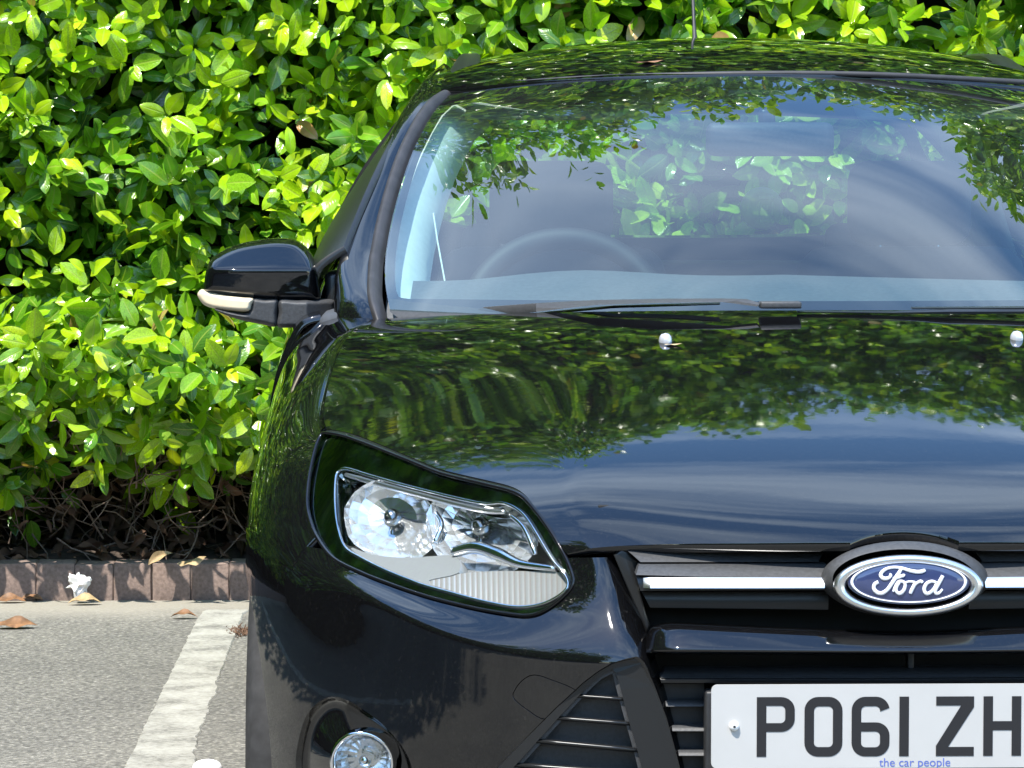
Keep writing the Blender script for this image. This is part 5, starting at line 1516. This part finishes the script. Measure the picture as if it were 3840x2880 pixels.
# dark sheet added inside the hedge: stands in for shaded depth, blocks sky
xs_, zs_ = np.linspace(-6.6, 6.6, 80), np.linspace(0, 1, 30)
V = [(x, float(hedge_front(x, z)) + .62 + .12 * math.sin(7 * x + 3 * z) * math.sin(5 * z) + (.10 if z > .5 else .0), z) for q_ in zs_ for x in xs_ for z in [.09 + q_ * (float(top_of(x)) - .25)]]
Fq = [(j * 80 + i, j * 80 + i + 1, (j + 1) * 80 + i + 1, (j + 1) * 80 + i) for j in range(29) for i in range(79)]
o = obj("dark_backing_sheet", V, Fq, 'core', hedge); o["kind"] = "stuff"; o.matrix_parent_inverse = hinv

# ---- leaf litter in the bed (dead leaves too many to count)
lr = np.random.default_rng(5)
M['litter'] = simple('rotting_leaf_brown', (.13, .072, .042), .8, noise=.6, nscale=14)
def litter_leaf(p, a, n, s, tmpl): 
    V, UV, Fq = tmpl; a = norm(np.array(a, float)); n = np.array(n, float); n = norm(n - a * (a @ n)); sd = np.cross(a, n)
    return np.asarray(p) + s * (V[:, 0:1] * sd + V[:, 1:2] * a + V[:, 2:3] * n), [tuple(f) for f in Fq]
CURL = [leaf_template(8, 4, .7, .9, -.2, .3, 31, .40), leaf_template(8, 4, 1.0, .3, -.3, .25, 32, .46), leaf_template(8, 4, .5, -.5, .6, .4, 33, .42)]
ARC = []
for q_ in range(3):
    V_, UV_, F_q = leaf_template(8, 4, .25 + .12 * q_, 0, .1, .25, 40 + q_, .44); V_[:, 2] -= (.08 + .03 * q_) * (2 * V_[:, 1] - 1) ** 2; ARC.append((V_, UV_, F_q))
dead = []
for k in range(230):
    p = (lr.uniform(-2.2, -.5), lr.uniform(5.60, 5.95), lr.uniform(.12, .42)); th = lr.uniform(0, 6.28)
    dead.append(litter_leaf(p, (math.cos(th), .5 * math.sin(th), lr.normal(-.3, .6)), (lr.normal(0, .6), -.6, lr.normal(.3, .6)), lr.uniform(.035, .085), CURL[k % 3]))
V, Fc = join(dead); o = obj("dead_leaves", V, Fc, 'litter', hedge); o["kind"] = "stuff"; o.matrix_parent_inverse = hinv
ps = []
for k in range(520):
    p = (lr.uniform(-2.2, 1.5), lr.uniform(KY + .13, KY + .75), .100 + abs(lr.normal(0, .010))); th = lr.uniform(0, 6.28)
    ps.append(litter_leaf(p, (math.cos(th), math.sin(th), lr.normal(.1, .25)), (lr.normal(0, .4), lr.normal(-.2, .4), 1), lr.uniform(.05, .10), CURL[k % 3]))
V, Fc = join(ps); o = obj("leaf_litter", V, Fc, 'litter', None); tag(o, "brown dead leaves strewn over the soil under the hedge", "leaf litter", kind="stuff")

# ---- single dry leaves one can point at
def dry(px, py, z, a, n, s, mat, label, t=0):
    g = G(px, py, z); V, Fc = litter_leaf((0, 0, 0), a, n, s, (ARC if z < .05 else CURL)[t]); V = V - V.mean(0); V[:, 2] -= V[:, 2].min()
    o = obj("fallen_leaf", V, Fc, mat, None); o.location = (g[0], g[1], z + .001); tag(o, label, "fallen leaf", "single dry leaves lying about"); return o
dry(60, 2352, .004, (1, .15, .0), (.05, -.35, .9), .115, 'deadleaf', "curled orange dry leaf on the asphalt at the left edge", 0)
dry(40, 2256, .004, (1, .05, 0), (0, -.4, .9), .085, 'deadleaf', "orange dry leaf against the kerb at the left edge", 1)
dry(118, 2250, .004, (-1, .1, .0), (.0, -.3, .9), .065, 'deadleaf', "dark brown dry leaf against the kerb, beside the orange one", 2)
dry(690, 2316, .004, (1, 0, .0), (0, -.2, .95), .075, 'deadleaf', "small red-brown leaf beside the top of the white bay line", 2)
dry(600, 2118, .108, (.75, .2, .62), (-.3, -.9, .4), .085, 'paleleaf', "broad tan dry leaf standing up on the kerb top", 0)
dry(720, 2124, .108, (1, .1, .02), (0, -.4, .9), .085, 'paleleaf', "flat tan dry leaf on the kerb top, nearer the car", 2)
dry(318, 2264, .004, (1, .1, .0), (0, -.3, .9), .095, 'paleleaf', "pale dry leaf under the crumpled white paper", 2)
# crumpled paper at the kerb
g = G(302, 2258, 0)
bm = bmesh.new(); bmesh.ops.create_icosphere(bm, subdivisions=3, radius=1); pr = np.random.default_rng(77)
for v in bm.verts:
    c = v.co.normalized(); k = .75 + .30 * max(0, math.sin(3 * math.atan2(c.z, c.x) + .6)) + pr.normal(0, .13)
    v.co = Vector((c.x * .034 * k, c.y * .016 * k, .024 + c.z * .036 * k))
zmin = min(v.co.z for v in bm.verts)
for v in bm.verts: v.co.z -= zmin
o = bm_obj("crumpled_paper", bm, 'paper'); o.location = (g[0], g[1] - .03, .012); tag(o, "crumpled scrap of white paper against the kerb", "litter")
# a pale lump at the bottom edge of the view
g = G(778, 2905, 0)
bm = bmesh.new(); bmesh.ops.create_icosphere(bm, subdivisions=3, radius=1)
for v in bm.verts: v.co = Vector((v.co.x * .031 * (1 + pr.normal(0, .02)), v.co.y * .028, max(-.6, v.co.z) * .018))
zmin = min(v.co.z for v in bm.verts)
for v in bm.verts: v.co.z -= zmin
o = bm_obj("white_pebble", bm, 'paper', None, True); o.location = (g[0], g[1], .003); tag(o, "smooth white pebble beside the bay line at the bottom edge", "pebble")
# clump of dry moss beside the bay line
g = G(905, 2375, 0); ps = []
for k in range(90):
    p0 = np.array([g[0] + lr.normal(0, .014), g[1] + lr.normal(0, .05), .002]); d = norm(np.array([lr.normal(0, 1), lr.normal(0, 1), lr.uniform(.0, .8)])); ps.append(tube([p0, p0 + d * .012 + (0, 0, .002), p0 + d * .02 + (0, 0, .003)], [.0014, .001, .0005], 4, False))
V, Fc = join(ps); o = obj("dry_moss_clump", V, Fc, 'litter', None); tag(o, "brown tuft of dry moss on the edge of the bay line", "moss", kind="stuff")
# leaf on the roof
p, n = on_grid(Gr, Nr_, 2440, 238)
V, Fc = litter_leaf((0, 0, 0), (1, .15, 0), n, .055, CURL[2]); V -= V.mean(0); V[:, 2] -= V[:, 2].min(); V[:, 2] *= .35
o = obj("fallen_leaf", V, Fc, 'deadleaf', None); o.location = p + n * .001; tag(o, "small reddish dry leaf lying on the car roof", "fallen leaf", "single dry leaves lying about")
p, n = on_grid(Gb, Nb, 2535, 1296)
V, Fc = litter_leaf((0, 0, 0), (1, -.4, -.1), n, .03, CURL[2]); V -= V.mean(0); V[:, 2] -= V[:, 2].min(); V[:, 2] *= .35
o = obj("fallen_leaf", V, Fc, 'paleleaf', None); o.location = p + n * .001; tag(o, "tiny tan leaf beside the left washer nozzle on the bonnet", "fallen leaf", "single dry leaves lying about")

# ================================================================== behind the camera: what the paintwork mirrors
def far_hedge(name, x0, x1, y0, y1, h, label, n, seed):
    r = np.random.default_rng(seed); o = empty(name, ((x0 + x1) / 2, (y0 + y1) / 2, 0)); tag(o, label, "hedge", "hedges round the car park")
    d = np.array([x1 - x0, y1 - y0]); L = np.hypot(*d); d = d / L; nrm = np.array([-d[1], d[0]])
    if nrm @ (np.array([0, 0]) - np.array([(x0 + x1) / 2, (y0 + y1) / 2])) < 0: nrm = -nrm
    t = r.uniform(0, L, n); z = r.uniform(.1, 1, n) * (h + .35 * np.sin(t * 1.3) + .2 * np.sin(t * 3.1)); dep = r.uniform(-.25, .2, n) + .15 * np.sin(t * 2) * np.sin(z * 2)
    P = np.stack([x0 + d[0] * t + nrm[0] * dep, y0 + d[1] * t + nrm[1] * dep, z], 1)
    A = norm(r.normal(0, 1, (n, 3)) + np.array([nrm[0], nrm[1], .2])); Nq = norm(r.normal(0, .6, (n, 3)) + np.array([nrm[0], nrm[1], .6])); Nq = norm(Nq - A * (Nq * A).sum(1)[:, None])
    f = foliage("foliage", [(P, A, Nq, r.uniform(.16, .28, n), r.integers(3, 6, n))], LO, o, r)
    f.matrix_parent_inverse = Matrix.Translation(-o.location)
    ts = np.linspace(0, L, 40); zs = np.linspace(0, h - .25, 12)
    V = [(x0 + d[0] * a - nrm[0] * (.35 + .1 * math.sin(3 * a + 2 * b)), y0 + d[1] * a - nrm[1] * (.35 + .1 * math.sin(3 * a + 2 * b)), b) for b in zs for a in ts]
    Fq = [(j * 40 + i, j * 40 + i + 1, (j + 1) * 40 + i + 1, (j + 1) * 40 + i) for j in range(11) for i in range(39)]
    c = obj("dark_backing_sheet", V, Fq, 'core', o); c["kind"] = "stuff"; c.matrix_parent_inverse = Matrix.Translation(-o.location)  # dark sheet added behind the leaves as the hedge's shaded depth
far_hedge("boundary_hedge", -5.5, -5.5, -9.5, 6.6, 7.6, "dark green boundary hedge along the left side of the car park", 11000, 41)
far_hedge("boundary_hedge", -9, 10, -17, -17, 4.2, "tall boundary hedge across the car park behind the viewer", 5200, 43)
